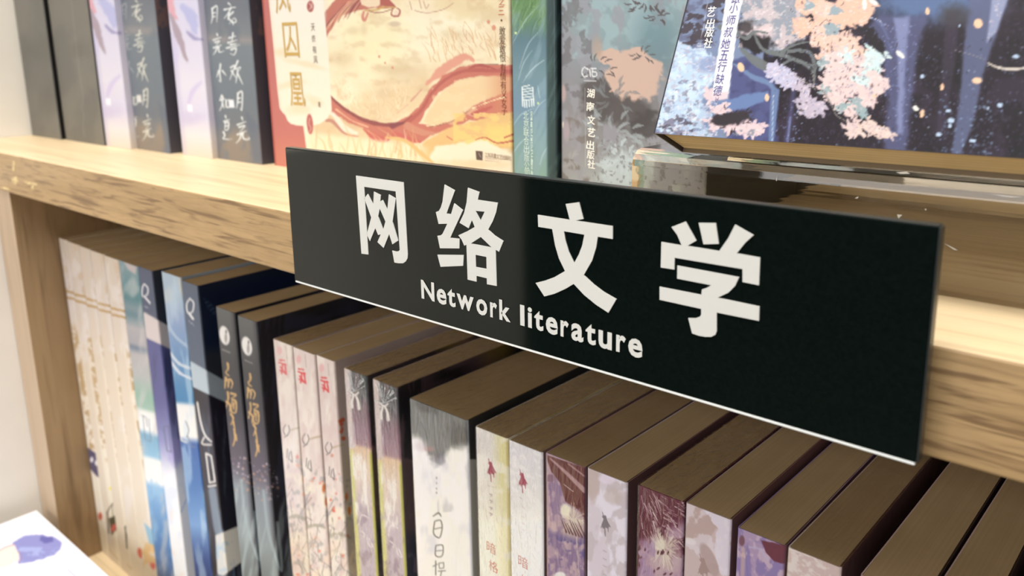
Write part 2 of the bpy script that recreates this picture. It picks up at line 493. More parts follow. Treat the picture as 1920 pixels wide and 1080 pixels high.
def sign_char(polys, sc, ox, oy):
    if isinstance(polys[0][0], list):                    # strokes that overlap are filled one after another
        obs = [sign_char(g, sc, ox, oy) for g in polys]
        bmx = [(np.array([q.co[:] for q in o_.data.vertices]) * 1000 + np.array(sign['_o']), [tuple(q.vertices) for q in o_.data.polygons]) for o_ in obs]
        for o_ in obs: bpy.data.objects.remove(o_)
        vs, fs = [], []
        for v_, f_ in bmx:
            o_ = len(vs); vs += v_.tolist(); fs += [tuple(i + o_ for i in t) for t in f_]
        return mesh_obj('character', vs, fs, M['white_vinyl'], sign)
    cu = bpy.data.curves.new('character', 'CURVE'); cu.dimensions = '2D'; cu.fill_mode = 'BOTH'; cu.extrude = .00012
    for pl in polys:
        sp = cu.splines.new('POLY'); sp.points.add(len(pl) - 1); sp.use_cyclic_u = True
        for q, (x, y) in zip(sp.points, pl):
            W = on(ox + x / sc, oy + y / sc, 1, SY)
            q.co = (W[0] * .001, W[2] * .001, 0, 1)
    ob = bpy.data.objects.new('character', cu); ROOT.objects.link(ob); bpy.context.view_layer.update()
    me = bpy.data.meshes.new_from_object(ob.evaluated_get(bpy.context.evaluated_depsgraph_get()))
    v = np.array([q.co[:] for q in me.vertices]) * 1000; f = [tuple(q.vertices) for q in me.polygons]
    bpy.data.objects.remove(ob); bpy.data.curves.remove(cu); bpy.data.meshes.remove(me)
    W = np.stack([v[:, 0], SY - .12 + v[:, 2] * -1, v[:, 1]], 1)
    return mesh_obj('character', W, f, M['white_vinyl'], sign)
sign_char([[[(50, 55), (587, 130), (633, 940), (630, 985), (612, 1018), (580, 1040), (530, 1040), (483, 1032), (458, 898), (500, 908), (530, 905), (543, 890), (497, 232), (143, 180), (190, 942), (112, 932)]],
           [[(145, 312), (183, 260), (245, 382), (252, 235), (330, 275), (323, 345), (350, 328), (404, 440), (420, 266), (498, 312), (490, 370), (462, 575), (525, 785), (460, 828), (424, 712), (362, 868), (292, 802), (330, 715), (300, 722), (268, 645), (208, 792), (172, 715), (222, 525)],
           [(318, 425), (300, 515), (357, 664), (382, 570)]]], 6, 660, 320)
sign_char([[(132, 32), (238, 92), (152, 324), (198, 332), (230, 222), (318, 292), (190, 570), (284, 580), (282, 678), (86, 676), (60, 550), (92, 546), (112, 530), (160, 428), (72, 430), (44, 310), (75, 298), (95, 262), (112, 205)],
           [(60, 742), (326, 745), (320, 854), (92, 864)],
           [(368, 64), (486, 108), (468, 186), (672, 216), (655, 310), (622, 400), (574, 488), (640, 548), (728, 605), (684, 712), (650, 690), (660, 1058), (562, 1040), (560, 980), (456, 955), (456, 1015), (366, 993), (354, 640), (332, 650), (306, 590), (272, 545), (360, 505), (438, 460), (410, 392), (376, 474), (284, 418), (330, 320), (356, 210)],
           [(446, 298), (538, 306), (496, 396)], [(500, 562), (610, 668), (398, 628)], [(446, 742), (556, 764), (558, 886), (450, 866)]], 5.4, 810, 340)
sign_char([[(302, 60), (425, 44), (464, 198), (392, 212), (735, 264), (734, 382), (597, 360), (582, 460), (545, 580), (468, 714), (560, 800), (650, 868), (768, 936), (695, 1060), (580, 985), (470, 895), (376, 794), (300, 840), (200, 885), (106, 910), (26, 786), (110, 765), (200, 732), (296, 676), (240, 560), (205, 440), (178, 290), (50, 270), (46, 160), (340, 206)],
           [(285, 310), (474, 342), (455, 440), (425, 520), (380, 604), (330, 500), (300, 400)]], 4.906, 1000, 370)
sign_char([[(140, 72), (264, 24), (358, 192), (280, 238), (560, 284), (640, 170), (700, 52), (862, 144), (790, 210), (714, 304), (920, 342), (910, 584), (766, 556), (766, 442), (168, 342), (165, 446), (46, 428), (52, 204), (230, 234), (190, 140)],
           [(380, 36), (530, 38), (556, 220), (422, 224)],
           [(192, 412), (735, 514), (700, 590), (640, 650), (545, 694), (914, 772), (910, 898), (538, 824), (538, 990), (526, 1020), (490, 1038), (440, 1038), (380, 1028), (322, 1008), (288, 874), (350, 876), (392, 860), (402, 840), (402, 792), (36, 712), (36, 598), (404, 670), (408, 622), (450, 608), (490, 584), (190, 526)]], 4.695, 1230, 410)
zb = np.mean([on(792.6, 559.5, 1, SY)[2], on(1164, 660, 1, SY)[2]])
cap = on(790.9, 524, 1, SY)[2] - zb; xh = cap * .76
its = []
for ch, a, b in zip('Networkliterature', (790.9, 819.9, 840.2, 857.3, 894, 920, 937.2, 976.2, 990.5, 1002.7, 1024.3, 1051.8, 1072, 1098.8, 1123, 1156, 1178.7),
                    (815.5, 838.2, 855, 889.4, 914.6, 933, 958.2, 984.4, 998.5, 1019.6, 1046.7, 1067, 1094.7, 1117.8, 1148, 1174, 1205.4)):
    ya = lambda x: 559.5 + .2705 * (x - 792.6)
    A, B = on(a, ya(a) - 10, 1, SY), on(b, ya(b) - 10, 1, SY)
    h0, h1 = (0, cap) if ch in 'Nkl' else ((0, cap * .98) if ch == 'i' else ((-.1, cap * .92) if ch == 't' else ((-.2, xh + .1) if ch in 'eoa' else ((-.2, xh) if ch == 'u' else (0, xh)))))
    cz = zb + (h0 + h1) / 2
    x_, y_ = proj(np.array([(A[0] + B[0]) / 2, SY, cz]))
    its.append((ch, float(x_), float(y_), B[0] - A[0], h1 - h0, 0, 0, .028))
letters('lettering', its, (0, SY, 0), XU, ZU, sign, M['white_vinyl'], lift=.2)

# ------------------------------------------------------------------ books
def page_block(ext, parent, material, xf=None, nm='page_block'):
    v, f = boxv(*ext)
    if xf is not None: v = xf(np.array(v))
    return mesh_obj(nm, v, f, material, parent)

def upright_book(name, label, x0, x1, yf, zt, paint, zb=ZB, depth=142, zvis=None, ztop=None, du=.5, dv=.5, group=None, r=.9, gloss=False, film=False, side_fine=6.0,
                 side_step=.5, taper=.6, pages='pages_x', gain=1.0):
    """a paperback standing on its tail with the spine to the front"""
    t = thing(name, label, 'book', ((x0 + x1) / 2, yf + 4, zb), group)
    z1 = zt; zvis = zb if zvis is None else zvis
    prof = [(x0 + taper, yf + depth), (x0 + taper * .3, yf + 20)]
    prof += [(x0 + r - r * math.cos(a), yf + r - r * math.sin(a)) for a in np.linspace(0, math.pi / 2, 4)]
    n = max(3, int((x1 - x0 - 2 * r) / du))
    prof += [(x, yf) for x in np.linspace(x0 + r, x1 - r, n + 1)[1:-1]]
    prof += [(x1 - r + r * math.sin(a), yf + r - r * math.cos(a)) for a in np.linspace(0, math.pi / 2, 4)]
    ys = list(np.arange(yf + r + side_step, yf + r + side_fine, side_step)) + list(np.linspace(yf + r + side_fine, yf + depth, 14))
    prof += [(x1 - taper * (y - yf) / depth, y) for y in ys]
    prof = np.array(prof); nc = len(prof)
    zs = np.concatenate([np.linspace(z1, zvis, max(3, int((z1 - zvis) / dv)) + 1), ([] if zvis <= zb + 1 else np.linspace(zvis, zb, 4)[1:])])
    if ztop is not None: zs = np.concatenate([[zt, (zt + ztop) / 2], np.linspace(ztop, zb, max(3, int((ztop - zb) / dv)) + 1)])
    nr = len(zs)
    P = np.zeros((nr + 1, nc, 3))
    P[1:, :, :2] = prof; P[1:, :, 2] = zs[:, None]
    P[0] = P[1]                                              # rim: the thickness of the cover sheet
    nx = np.where(prof[:, 0] < (x0 + x1) / 2, .35, -.35) * (prof[:, 1] > yf + .01)
    P[0, :, 0] += nx; P[0, :, 1] += np.where(prof[:, 1] < yf + r, .35, 0)
    P = P.reshape(-1, 3)
    i = np.arange(nr)[:, None] * nc + np.arange(nc - 1)[None]
    F = np.stack([i, i + nc, i + nc + 1, i + 1], -1).reshape(-1, 4)
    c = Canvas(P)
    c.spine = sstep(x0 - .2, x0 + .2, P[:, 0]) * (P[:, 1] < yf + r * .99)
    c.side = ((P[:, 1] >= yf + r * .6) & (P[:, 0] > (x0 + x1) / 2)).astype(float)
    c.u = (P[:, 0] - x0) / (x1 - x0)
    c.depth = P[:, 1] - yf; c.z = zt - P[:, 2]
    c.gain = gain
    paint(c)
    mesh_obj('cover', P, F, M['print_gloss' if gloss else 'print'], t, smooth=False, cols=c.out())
    page_block((x0 + .45, x1 - .45 - taper * .5, yf + .45, yf + depth - .6, zb + .3, z1 - .02), t, M[pages])
    if film:
        e = .22
        px0, px1 = x0 - e, x1 + e
        ring = [(px0 + taper, yf + depth), (px0, yf + r), (px0 + r * .3, yf - e + r * .3), (px0 + r, yf - e), (px1 - r, yf - e), (px1 - r * .3, yf - e + r * .3), (px1, yf + r), (px1 - taper, yf + depth)]
        vs = [(a, b, zb + .1) for a, b in ring] + [(a, b, z1 + e - .3) for a, b in ring]
        cx = (x0 + x1) / 2
        vs += [(a + (cx - a) * .04, b + .4 * (b < yf + 5), z1 + e) for a, b in ring]
        k = len(ring)
        fs = [(j, j + 1, j + 1 + k, j + k) for j in range(k - 1)] + [(j + k, j + 1 + k, j + 1 + 2 * k, j + 2 * k) for j in range(k - 1)] + [tuple(range(2 * k, 3 * k))]
        ob = mesh_obj('shrink_wrap', vs, fs, M['film_creased' if film == 2 else 'film'], t); ob['label'] = 'clear wrinkled plastic wrap'
    return t

# --- paint routines (pixel coordinates of the photograph, ink colours, some with light and shade painted in)
def p_plain(rgb, rgb2):
    def f(c):
        c.fill(rgb); c.noise(rgb2, 60, 90, .35, .7, s=3)
    return f

PAINT = {}
GOLD = (176, 140, 84)
def p_white(i):
    # cream cover with tan smudged vertical calligraphy, double gold rule and small pictures low down
    edges = [(101, 441, 190), (128, 451, 214), (154, 461, 238), (176, 470, 262), (199, 480, 285), (222, 490, 310)]
    ex0 = lambda y: edges[i][0] + (edges[i][2] - edges[i][0]) * (y - 441) / 592.
    ex1 = lambda y: edges[i + 1][0] + (edges[i + 1][2] - edges[i + 1][0]) * (y - 451) / 592.
    def f(c):
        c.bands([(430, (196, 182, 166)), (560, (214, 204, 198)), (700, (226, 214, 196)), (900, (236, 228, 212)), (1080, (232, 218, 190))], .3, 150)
        cx = (ex0(c.Y) + ex1(c.Y)) / 2
        w_ = (ex1(c.Y) - ex0(c.Y))
        u = (c.X - cx) / w_
        c.mix(sstep(.30, .48, u) * .8, (203, 178, 138)); c.mix(sstep(.30, .46, -u) * .45, (206, 190, 172))
        t = c.n(7, 9, 40 + i, 3)
        y0 = 600 + i * 9
        col = (1 - sstep(.12, .3, np.abs(u + .02)))
        c.mix(col * sstep(.44, .56, t) * sstep(y0, y0 + 30, c.Y) * (1 - sstep(840 + 6 * i, 870 + 6 * i, c.Y)), (188, 162, 124))
        c.mix(col * sstep(.5, .6, c.n(6, 14, 60 + i, 2)) * (1 - sstep(545 + 6 * i, 552 + 6 * i, c.Y)), (202, 182, 162))
        for d in (0, 12):
            yy = 547 + 9 * i + d + .25 * (c.X - cx)
            c.mix((1 - sstep(1.2, 3.2, np.abs(c.Y - yy))) * .9, GOLD)
        c.mix(sstep(.55, .7, c.n(20, 50, 70 + i)) * .3, (235, 232, 236))
    def g(c):
        f(c)
        if i == 0:
            c.poly([(160, 836), (192, 858), (194, 900), (180, 892), (165, 874)], (88, 82, 110), soft=1.5)
            for q in ((172, 862), (181, 868), (187, 878)): c.blob(*q, 3, 5, (228, 225, 230))
            c.blob(188, 968, 4, 7, (205, 105, 90), soft=.4)
        if i in (1, 2):
            dx, dy = (0, 0) if i == 1 else (34, 28)
            c.stroke([(223 + dx * .9, 931 + dy), (207 + dx, 950 + dy), (200 + dx, 962 + dy)], 2, (60, 56, 50))
            c.stroke([(201 + dx, 960 + dy), (204 + dx, 1000 + dy)], 2.4, (60, 56, 50))
            c.poly([(204 + dx, 972 + dy), (228 + dx * .95, 960 + dy), (230 + dx * .95, 980 + dy), (209 + dx, 1004 + dy)], (78, 76, 56), soft=1.2)
            for q in (210, 216, 222): c.stroke([(q + dx, 945 + dy - (q - 210)), (q + dx + 2, 970 + dy)], 1.3, (75, 70, 60))
            c.blob(213 + dx, 990 + dy, 4.5, 8, (200, 100, 90), rot=20)
            c.blob(207 + dx * .8, 916 + dy * .8, 3, 3, (230, 220, 90))
            c.stroke([(205 + dx, 1030 + dy), (222 + dx, 1050 + dy)], 1.2, (190, 160, 120))
        if i == 3: c.blob(263, 1037, 5, 10, (205, 100, 85), rot=-15)
        if i == 4:
            c.blob(286, 1058, 5, 10, (205, 95, 85), rot=-15)
            c.poly([(270, 980), (296, 1003), (300, 1025), (280, 1020)], (150, 190, 215), soft=2)
            c.blob(283, 1028, 10, 8, (225, 190, 140), rough=.3); c.noise((215, 180, 130), 12, 14, .5, .7, s=9, where=sstep(1000, 1030, c.Y))
    return g
for _i in range(5): PAINT['white_a%d' % (_i + 1)] = p_white(_i)

def p_teal(c):
    c.bands([(485, (130, 150, 160)), (520, (104, 138, 146)), (556, (76, 122, 130)), (575, (120, 140, 150)), (588, (96, 128, 140)), (612, (170, 168, 172)), (640, (160, 158, 165)), (648, (105, 120, 140)),
             (660, (176, 172, 174)), (700, (172, 176, 176)), (735, (140, 175, 160)), (756, (150, 180, 168)), (764, (228, 228, 226)), (795, (235, 235, 236)), (806, (120, 165, 195)), (842, (136, 182, 212)), (850, (232, 232, 230)),
             (890, (236, 236, 234)), (900, (130, 175, 215)), (1000, (84, 128, 182)), (1080, (60, 92, 138))], .28, 240)
    c.mix(sstep(.05, .0, c.u) * .6, (190, 200, 205))
    c.noise((200, 195, 195), 16, 50, .5, .75, s=2, rot=8, k=.55)
    c.poly([(232, 490), (256, 500), (254, 515), (240, 505)], (182, 172, 172), soft=2)
    c.noise((150, 190, 220), 10, 40, .55, .75, s=12, k=.6, where=sstep(885, 900, c.Y))
    c.stroke([(263, 778), (274, 782), (276, 800)], 1.2, (110, 120, 140)); c.stroke([(268, 780), (272, 824), (283, 828), (279, 785)], 1.3, (110, 120, 140))
PAINT['teal_b1'] = p_teal

def p_navy(dx, dy, sx, base, band, low1, low2, whitelow):
    def f(c):
        X, Y = c.X - dx, c.Y - dy
        c.fill(base)
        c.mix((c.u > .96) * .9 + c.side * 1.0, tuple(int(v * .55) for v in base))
        # wave band that wraps from the spine over the front cover
        s0 = sx
        top = 586 + .62 * np.maximum(X - s0, 0) ** .98 + 0 * X
        bot = top + 46 - .10 * (X - s0)
        c.mix(sstep(-1.5, 1.5, Y - bot), low1)
        c.mix(sstep(740, 850, Y) * .9, low2)
        m = sstep(-1.5, 1.5, Y - top) * (1 - sstep(-1.5, 1.5, Y - bot))
        c.mix(m, band)
        c.noise((30, 34, 60), 8, 70, .5, .75, s=6, k=.35, where=sstep(0, 6, Y - bot))
        c.mix(sstep(820, 905, Y) * whitelow, (232, 234, 238))
    return f
def p_b2(c):
    p_navy(0, 0, 272, (76, 86, 110), (206, 196, 196), (86, 88, 140), (150, 152, 200), 1.0)(c)
    c.curve([(270, 532), (277, 540), (276, 552), (267, 555), (267, 540), (270, 533)], 2.2, (226, 226, 230))
    c.stroke([(271, 556), (281, 568)], 3.0, (222, 222, 228)); c.stroke([(268, 572), (281, 580)], 1.2, (150, 155, 170))
    c.blob(330, 850, 14, 26, (158, 150, 205), rough=.3, k=.7)
    for a, b in (((306, 770), (313, 778)), ((300, 800), (309, 812))): c.stroke([a, b], 1.5, (110, 110, 150))
    c.stroke([(307, 800), (313, 845), (321, 848), (316, 798), (307, 800)], 1.6, (90, 95, 120))
    c.curve([(340, 960), (350, 935), (362, 915)], 2, (165, 185, 225)); c.noise((190, 205, 235), 14, 40, .55, .75, s=6, k=.4, where=sstep(880, 920, c.Y))
    c.noise((232, 215, 205), 16, 30, .6, .75, s=16, k=.6, where=sstep(940, 980, c.Y))
PAINT['navy_b2'] = p_b2

def p_c1(c):
    c.bands([(505, (168, 186, 202)), (560, (160, 180, 200)), (600, (140, 160, 196)), (660, (104, 140, 182)), (750, (60, 122, 170)), (758, (224, 224, 226)), (815, (232, 230, 228)), (828, (52, 92, 160)), (900, (60, 108, 170)), (980, (110, 150, 200)), (1040, (50, 76, 132)), (1080, (40, 60, 110))], .1, 320)
    c.noise((190, 210, 225), 12, 60, .5, .72, s=22, rot=-6, k=.5)
    c.curve([(316, 610), (330, 632), (355, 652)], 5, (165, 185, 208), k=.9)
    c.curve([(318, 660), (336, 682), (362, 692)], 5, (196, 206, 218)); c.curve([(322, 680), (338, 700), (364, 712)], 5, (200, 208, 220))
    c.curve([(330, 780), (337, 820), (350, 830)], 2, (215, 215, 215)); c.curve([(348, 790), (354, 806), (350, 820)], 1.5, (90, 100, 120))
    c.stroke([(352, 818), (360, 838), (366, 838)], 1.5, (120, 125, 140))
    c.blob(315, 553, 8, 14, (188, 196, 200), soft=.3, k=.6)
    c.poly([(334, 520), (342, 522), (345, 560), (337, 545)], (190, 190, 184), soft=2, k=.8)
PAINT['blue_c1'] = p_c1

def p_c2(c):
    p_navy(82, 92, 277, (84, 96, 116), (176, 190, 202), (38, 34, 46), (30, 28, 38), 0)(c)
    c.mix(c.side * (1 - sstep(640, 670, c.Y + .05 * (c.X - 380))), (22, 36, 66))
    X, Y = c.X, c.Y
    c.noise((96, 110, 130), 7, 60, .5, .7, s=6, k=.5, where=sstep(760, 800, Y))
    c.curve([(356, 560), (363, 568), (361, 584), (352, 586), (350, 570), (356, 560)], 2.6, (226, 226, 230), k=.95)
    c.stroke([(355, 588), (362, 598)], 4, (222, 222, 228)); c.stroke([(354, 602), (364, 610)], 1.3, (170, 175, 190))
    for q in range(5): c.stroke([(383 + 4 * q, 560 + 3 * q), (392 + 4 * q, 582 + 3 * q)], .8, (120, 150, 185), k=.6)
    c.curve([(370, 755), (376, 790), (384, 815), (396, 828)], 3.0, (225, 222, 220))
    c.curve([(383, 820), (379, 832), (396, 834)], 2.6, (225, 222, 220))
    c.stroke([(386, 850), (393, 905), (403, 903), (396, 855), (386, 850)], 2.6, (228, 226, 224))
    c.stroke([(391, 912), (404, 910)], 3, (225, 222, 220))
    c.curve([(398, 920), (408, 990), (414, 1000)], 15, (140, 160, 180), soft=3, k=.75)
    c.poly([(404, 1004), (455, 983), (464, 1045), (418, 1080), (408, 1075)], (226, 222, 214), soft=1.2)
    c.poly([(404, 1004), (416, 1000), (424, 1080), (408, 1080)], (190, 196, 204), soft=1.5, k=.6)
    c.noise((140, 180, 215), 9, 12, .55, .7, s=31, k=.5, where=(Y > 1015) * (X > 405) * (X < 440))
PAINT['navy_c2'] = p_c2

def p_night(dx, dy):
    def f(c):
        c.bands([(565 + dy, (100, 102, 102)), (610 + dy, (84, 86, 88)), (680 + dy, (60, 60, 64)), (760 + dy, (52, 50, 60)), (860 + dy, (86, 78, 92)), (900 + dy, (120, 128, 138)), (990 + dy, (132, 144, 148)), (1080 + dy, (96, 104, 108))], .35, 420 + dx)  # grey at the spine top is reflected glare painted into the colour
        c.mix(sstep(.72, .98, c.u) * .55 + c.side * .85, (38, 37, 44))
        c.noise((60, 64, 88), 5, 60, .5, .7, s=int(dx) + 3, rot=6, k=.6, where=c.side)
        c.blob(421 + dx, 629 + dy, 9, 18, (228, 226, 224), rot=-12, soft=.12)
        c.blob(424 + dx, 622 + dy, 1.8, 4, (120, 118, 116)); c.blob(423.5 + dx, 634 + dy, 2.6, 9, (130, 128, 126), soft=.4, k=.7)
        c.stroke([(417 + dx, 655 + dy), (431 + dx, 661 + dy)], 2.2, (170, 168, 164), k=.6)
        G = (196, 160, 106)
        for k, st_ in enumerate(([(120, 545), (125, 590), (105, 622), (132, 650)], [(105, 665), (97, 755)], [(105, 692), (140, 680), (162, 715), (150, 756)], [(130, 700), (124, 750)], [(122, 790), (126, 840), (108, 920)], [(150, 800), (190, 812), (152, 842)],
                                 [(160, 852), (190, 870), (190, 955), (152, 950), (158, 860)], [(112, 870), (140, 900), (138, 958)], [(170, 880), (172, 940)], [(150, 975), (168, 1010), (150, 1062)], [(168, 1040), (180, 1090)], [(176, 1100), (182, 1180), (166, 1240)], [(190, 1150), (196, 1200)])):
            c.curve([(400 + x / 4.5 + dx, 560 + y / 4.5 + dy) for x, y in st_], [4.2, 3.0, 2.0], G, soft=.9, rough=.8, s=k, grain=4)
        c.dots((430 + dx, 480 + dx, 850 + dy, 920 + dy), 46, .8, 2.4, [(200, 170, 185), (220, 200, 210), (190, 140, 110)], s=5 + int(dx), k=.8)
        c.curve([(452 + dx, 900 + dy), (462 + dx, 980 + dy), (486 + dx, 1050 + dy), (478 + dx, 960 + dy)], 5, (150, 166, 172), soft=2, k=.8)
        c.noise((170, 186, 190), 8, 70, .5, .7, s=7, rot=8, k=.5, where=sstep(890, 930, c.Y))
    return f
PAINT['night_d1'] = p_night(0, 0)
PAINT['night_d2'] = p_night(42, 20)

def p_pink(dx, dy, kx):
    def f(c):
        c.fill((218, 202, 197))
        c.noise((230, 220, 212), 14, 60, .4, .7, s=11 + kx)
        c.noise((212, 190, 186), 10, 26, .5, .7, s=19 + kx, k=.7)
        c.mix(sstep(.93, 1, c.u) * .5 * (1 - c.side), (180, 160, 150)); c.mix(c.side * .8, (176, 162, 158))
        c.blob(524 + dx, 657 + dy, 4.5, 8, (222, 170, 172), soft=.4, k=.8)
        for k, (a, b) in enumerate((((524, 675), (533, 676)), ((523, 680), (536, 684)), ((526, 688), (536, 701)), ((530, 682), (528, 700)), ((534, 682), (537, 702)), ((525, 694), (536, 700)))):
            c.stroke([(a[0] + dx, a[1] + dy), (b[0] + dx, b[1] + dy)], 3.0, (214, 78, 82), soft=.8, rough=.8, s=k, grain=3)
        c.stroke([(536 + dx, 648 + dy), (538 + dx, 672 + dy)], .9, (150, 130, 125), k=.7)
        dk = (74, 72, 74)
        for a in (((536, 796), (531, 806), (535, 816)), ((541, 798), (543, 808), (537, 818)), ((533, 820), (540, 816)), ((539, 842), (538, 858)), ((543, 848), (541, 862)), ((546, 846), (548, 866), (544, 862))):
            c.curve([(q[0] + dx, q[1] + dy) for q in a], 1.4, dk, soft=.7)
        c.curve([(546 + dx, 806 + dy), (556 + dx, 803 + dy), (566 + dx, 801 + dy)], 3, (170, 150, 120), soft=1.2, rough=1, k=.7)
        c.noise((128, 128, 132), 9, 12, .56, .68, s=33 + kx, k=.45, where=sstep(845 + dy, 880 + dy, c.Y))
        c.noise((236, 226, 208), 16, 24, .45, .65, s=35 + kx, k=.8, where=sstep(880 + dy, 900 + dy, c.Y))
        R = random.Random(7)
        for k in range(15):
            x, y = 548 + dx + R.uniform(-14, 22) + (k * .6), 905 + dy + k * 11
            c.stroke([(x, y), (x + R.uniform(-14, 14), y + R.uniform(12, 26)), (x + R.uniform(-18, 18), y + R.uniform(30, 46))], [1.5, .8], (122, 116, 112), soft=.8, rough=.8, s=k, k=.7)
        c.curve([(536 + dx, 975 + dy), (552 + dx, 968 + dy), (572 + dx, 972 + dy)], 6, (134, 130, 112), soft=2, rough=3, k=.55, s=8)
        c.dots((540 + dx, 580 + dx, 850 + dy, 1080), 9, 1.4, 3.2, [(214, 96, 74), (224, 150, 110)], s=40 + kx)
        for q in ((573, 920 - 10), (578, 936)): c.blob(q[0] + dx - 2, q[1] + dy - 12, 3, 8, (196, 110, 62), soft=.5, rough=.3)
        c.dots((600 + dx * .2, 660, 780, 860), 4, 3, 4.5, [(190, 92, 60)], s=3)
        for q in ((638, 790), (643, 787), (644, 822)): c.blob(*q, 4, 4, (188, 92, 60), soft=.4, k=c_side_k(c))
        c.noise((236, 210, 188), 18, 30, .45, .65, s=45, k=.6, where=sstep(990, 1040, c.Y))
    return f
def c_side_k(c): return 1.0
PAINT['pink_e1'] = p_pink(0, 0, 0)
PAINT['pink_e2'] = p_pink(36, 17, 1)
PAINT['pink_e3'] = p_pink(79, 33, 2)

def p_plum(dx, dy):
    def f(c):
        c.bands([(690 + dy, (66, 74, 74)), (740 + dy, (80, 82, 86)), (775 + dy, (118, 92, 104)), (800 + dy, (138, 106, 120)), (830 + dy, (156, 120, 130)), (838 + dy, (220, 190, 156)), (880 + dy, (222, 202, 184)), (960 + dy, (196, 182, 192)), (1080 + dy, (190, 178, 190))], .24, 665 + dx)
        c.mix((1 - sstep(.20, .34, c.u)) * (c.Y < 840 + dy), (206, 190, 186))
        c.mix((1 - sstep(.12, .3, c.u)) * sstep(836 + dy, 850 + dy, c.Y), (210, 208, 130))
        c.noise((222, 214, 222), 8, 40, .45, .65, s=5, k=.5, where=(c.Y < 840 + dy) * (c.u < .35))
        c.mix(sstep(.9, .95, c.u) * sstep(845 + dy, 855 + dy, c.Y) * (1 - c.side), (200, 196, 110))
        c.mix(c.side * (1 - sstep(-6, 6, c.Y - (838 + dy + .3 * (c.X - 700 - dx)))), (40, 34, 40))
        c.mix(c.side * sstep(-6, 6, c.Y - (838 + dy + .3 * (c.X - 700 - dx))), (96, 74, 76)); c.mix(c.side * sstep(960, 1000, c.Y - dy), (44, 46, 66))
        c.mix(c.side * (c.z < 14) * (c.depth > 20) * (np.sin(c.depth * .12 + 1) > .35), (120, 100, 44))
        c.noise((242, 238, 230), 9, 34, .42, .58, s=8 + int(dx), k=.8, where=sstep(845 + dy, 860 + dy, c.Y) * (np.abs(c.u - .45) < .32) * (1 - sstep(960 + dy, 975 + dy, c.Y)))
        c.noise((140, 120, 140), 12, 26, .52, .66, s=9 + int(dx), k=.6, where=sstep(930 + dy, 960 + dy, c.Y))
        c.noise((146, 110, 122), 6, 40, .5, .7, s=14, k=.5, where=(c.Y < 835 + dy) * (c.u > .35))
        # white emblem like two hanging ribbons
        for a, wd in (([(657, 734), (665, 741), (672, 736)], 3.2), ([(664, 740), (660, 752), (660, 763)], [3, 6]), ([(666, 740), (671, 752), (673, 766)], [3, 6]), ([(656, 741), (663, 743)], 2)):
            c.curve([(q[0] + dx, q[1] + dy) for q in a], wd, (228, 222, 216), soft=.7)
        c.stroke([(665 + dx, 744 + dy), (664 + dx, 764 + dy)], 1.4, (96, 60, 72))
        for a in ([(673, 995), (681, 1001), (680, 1008)], [(686, 1008), (690, 1022), (697, 1025), (690, 1010)], [(690, 972), (676, 966), (671, 985)]):
            c.curve([(q[0] + dx + 2, q[1] + dy * .9) for q in a], 1.6, (238, 232, 232), soft=.7)
    return f
PAINT['plum_f1'] = p_plum(0, 0)
PAINT['plum_f2'] = p_plum(55, 21)

def p_ink(c):
    c.fill((238, 236, 236)); c.gain = 1.08
    c.noise((216, 216, 222), 30, 60, .45, .7, s=3)
    c.noise((236, 234, 228), 24, 60, .45, .65, s=13)
    e = 832 + 24 * (c.n(16, 16, 5, 4) - .5) + np.interp(c.X, [771, 790, 806, 822, 845, 870, 890], [-12, -4, 22, 30, 16, 4, 20])
    c.mix((1 - sstep(-12, 10, c.Y - e)) * .95, (98, 102, 100))
    c.blob(800, 762, 22, 10, (62, 64, 62), rot=20, soft=.6, rough=.4, k=.8)
    c.blob(862, 815, 22, 24, (58, 60, 60), soft=.5, rough=.5, k=.7, s=4); c.blob(790, 835, 14, 10, (205, 190, 196), soft=.7, rough=.4, k=.6)
    c.blob(806, 842, 8, 5, (196, 130, 132), soft=.7, rough=.6, k=.5); c.blob(822, 862, 12, 12, (84, 84, 104), soft=.6, rough=.6, k=.6)
    c.noise((196, 196, 198), 20, 50, .5, .7, s=23, where=(c.Y > 840) * (c.X > 820) * (c.Y < 960), k=.8)
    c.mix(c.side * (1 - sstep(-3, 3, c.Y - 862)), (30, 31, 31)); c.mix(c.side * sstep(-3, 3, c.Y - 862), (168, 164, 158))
    c.mix(sstep(.97, 1, c.u) * .5 * (1 - c.side), (190, 188, 200))
    for y in (896, 906, 916, 924): c.blob(818.5, y, 1.6, 2.4, (150, 148, 146), k=.8)
    k = (112, 114, 112)
    c.curve([(812, 968), (822, 962), (827, 968)], [2, 4, 2], k); c.curve([(815, 978), (813, 1000), (824, 1008), (829, 990), (826, 976), (816, 977)], 2.6, k)
    c.stroke([(815, 992), (828, 989)], 2, k)
    c.curve([(817, 1025), (817, 1042), (829, 1042), (830, 1023), (817, 1023)], 2.4, k); c.stroke([(818, 1033), (829, 1032)], 1.8, k)
    c.curve([(812, 1062), (820, 1058)], 2, k); c.curve([(817, 1052), (817, 1078)], 2.4, k); c.stroke([(823, 1056), (832, 1055), (832, 1065), (824, 1066), (823, 1056)], 1.8, k); c.stroke([(822, 1071), (835, 1070)], 2, k)
    c.stroke([(828, 1070), (826, 1080)], 2, k)
PAINT['ink_g'] = p_ink

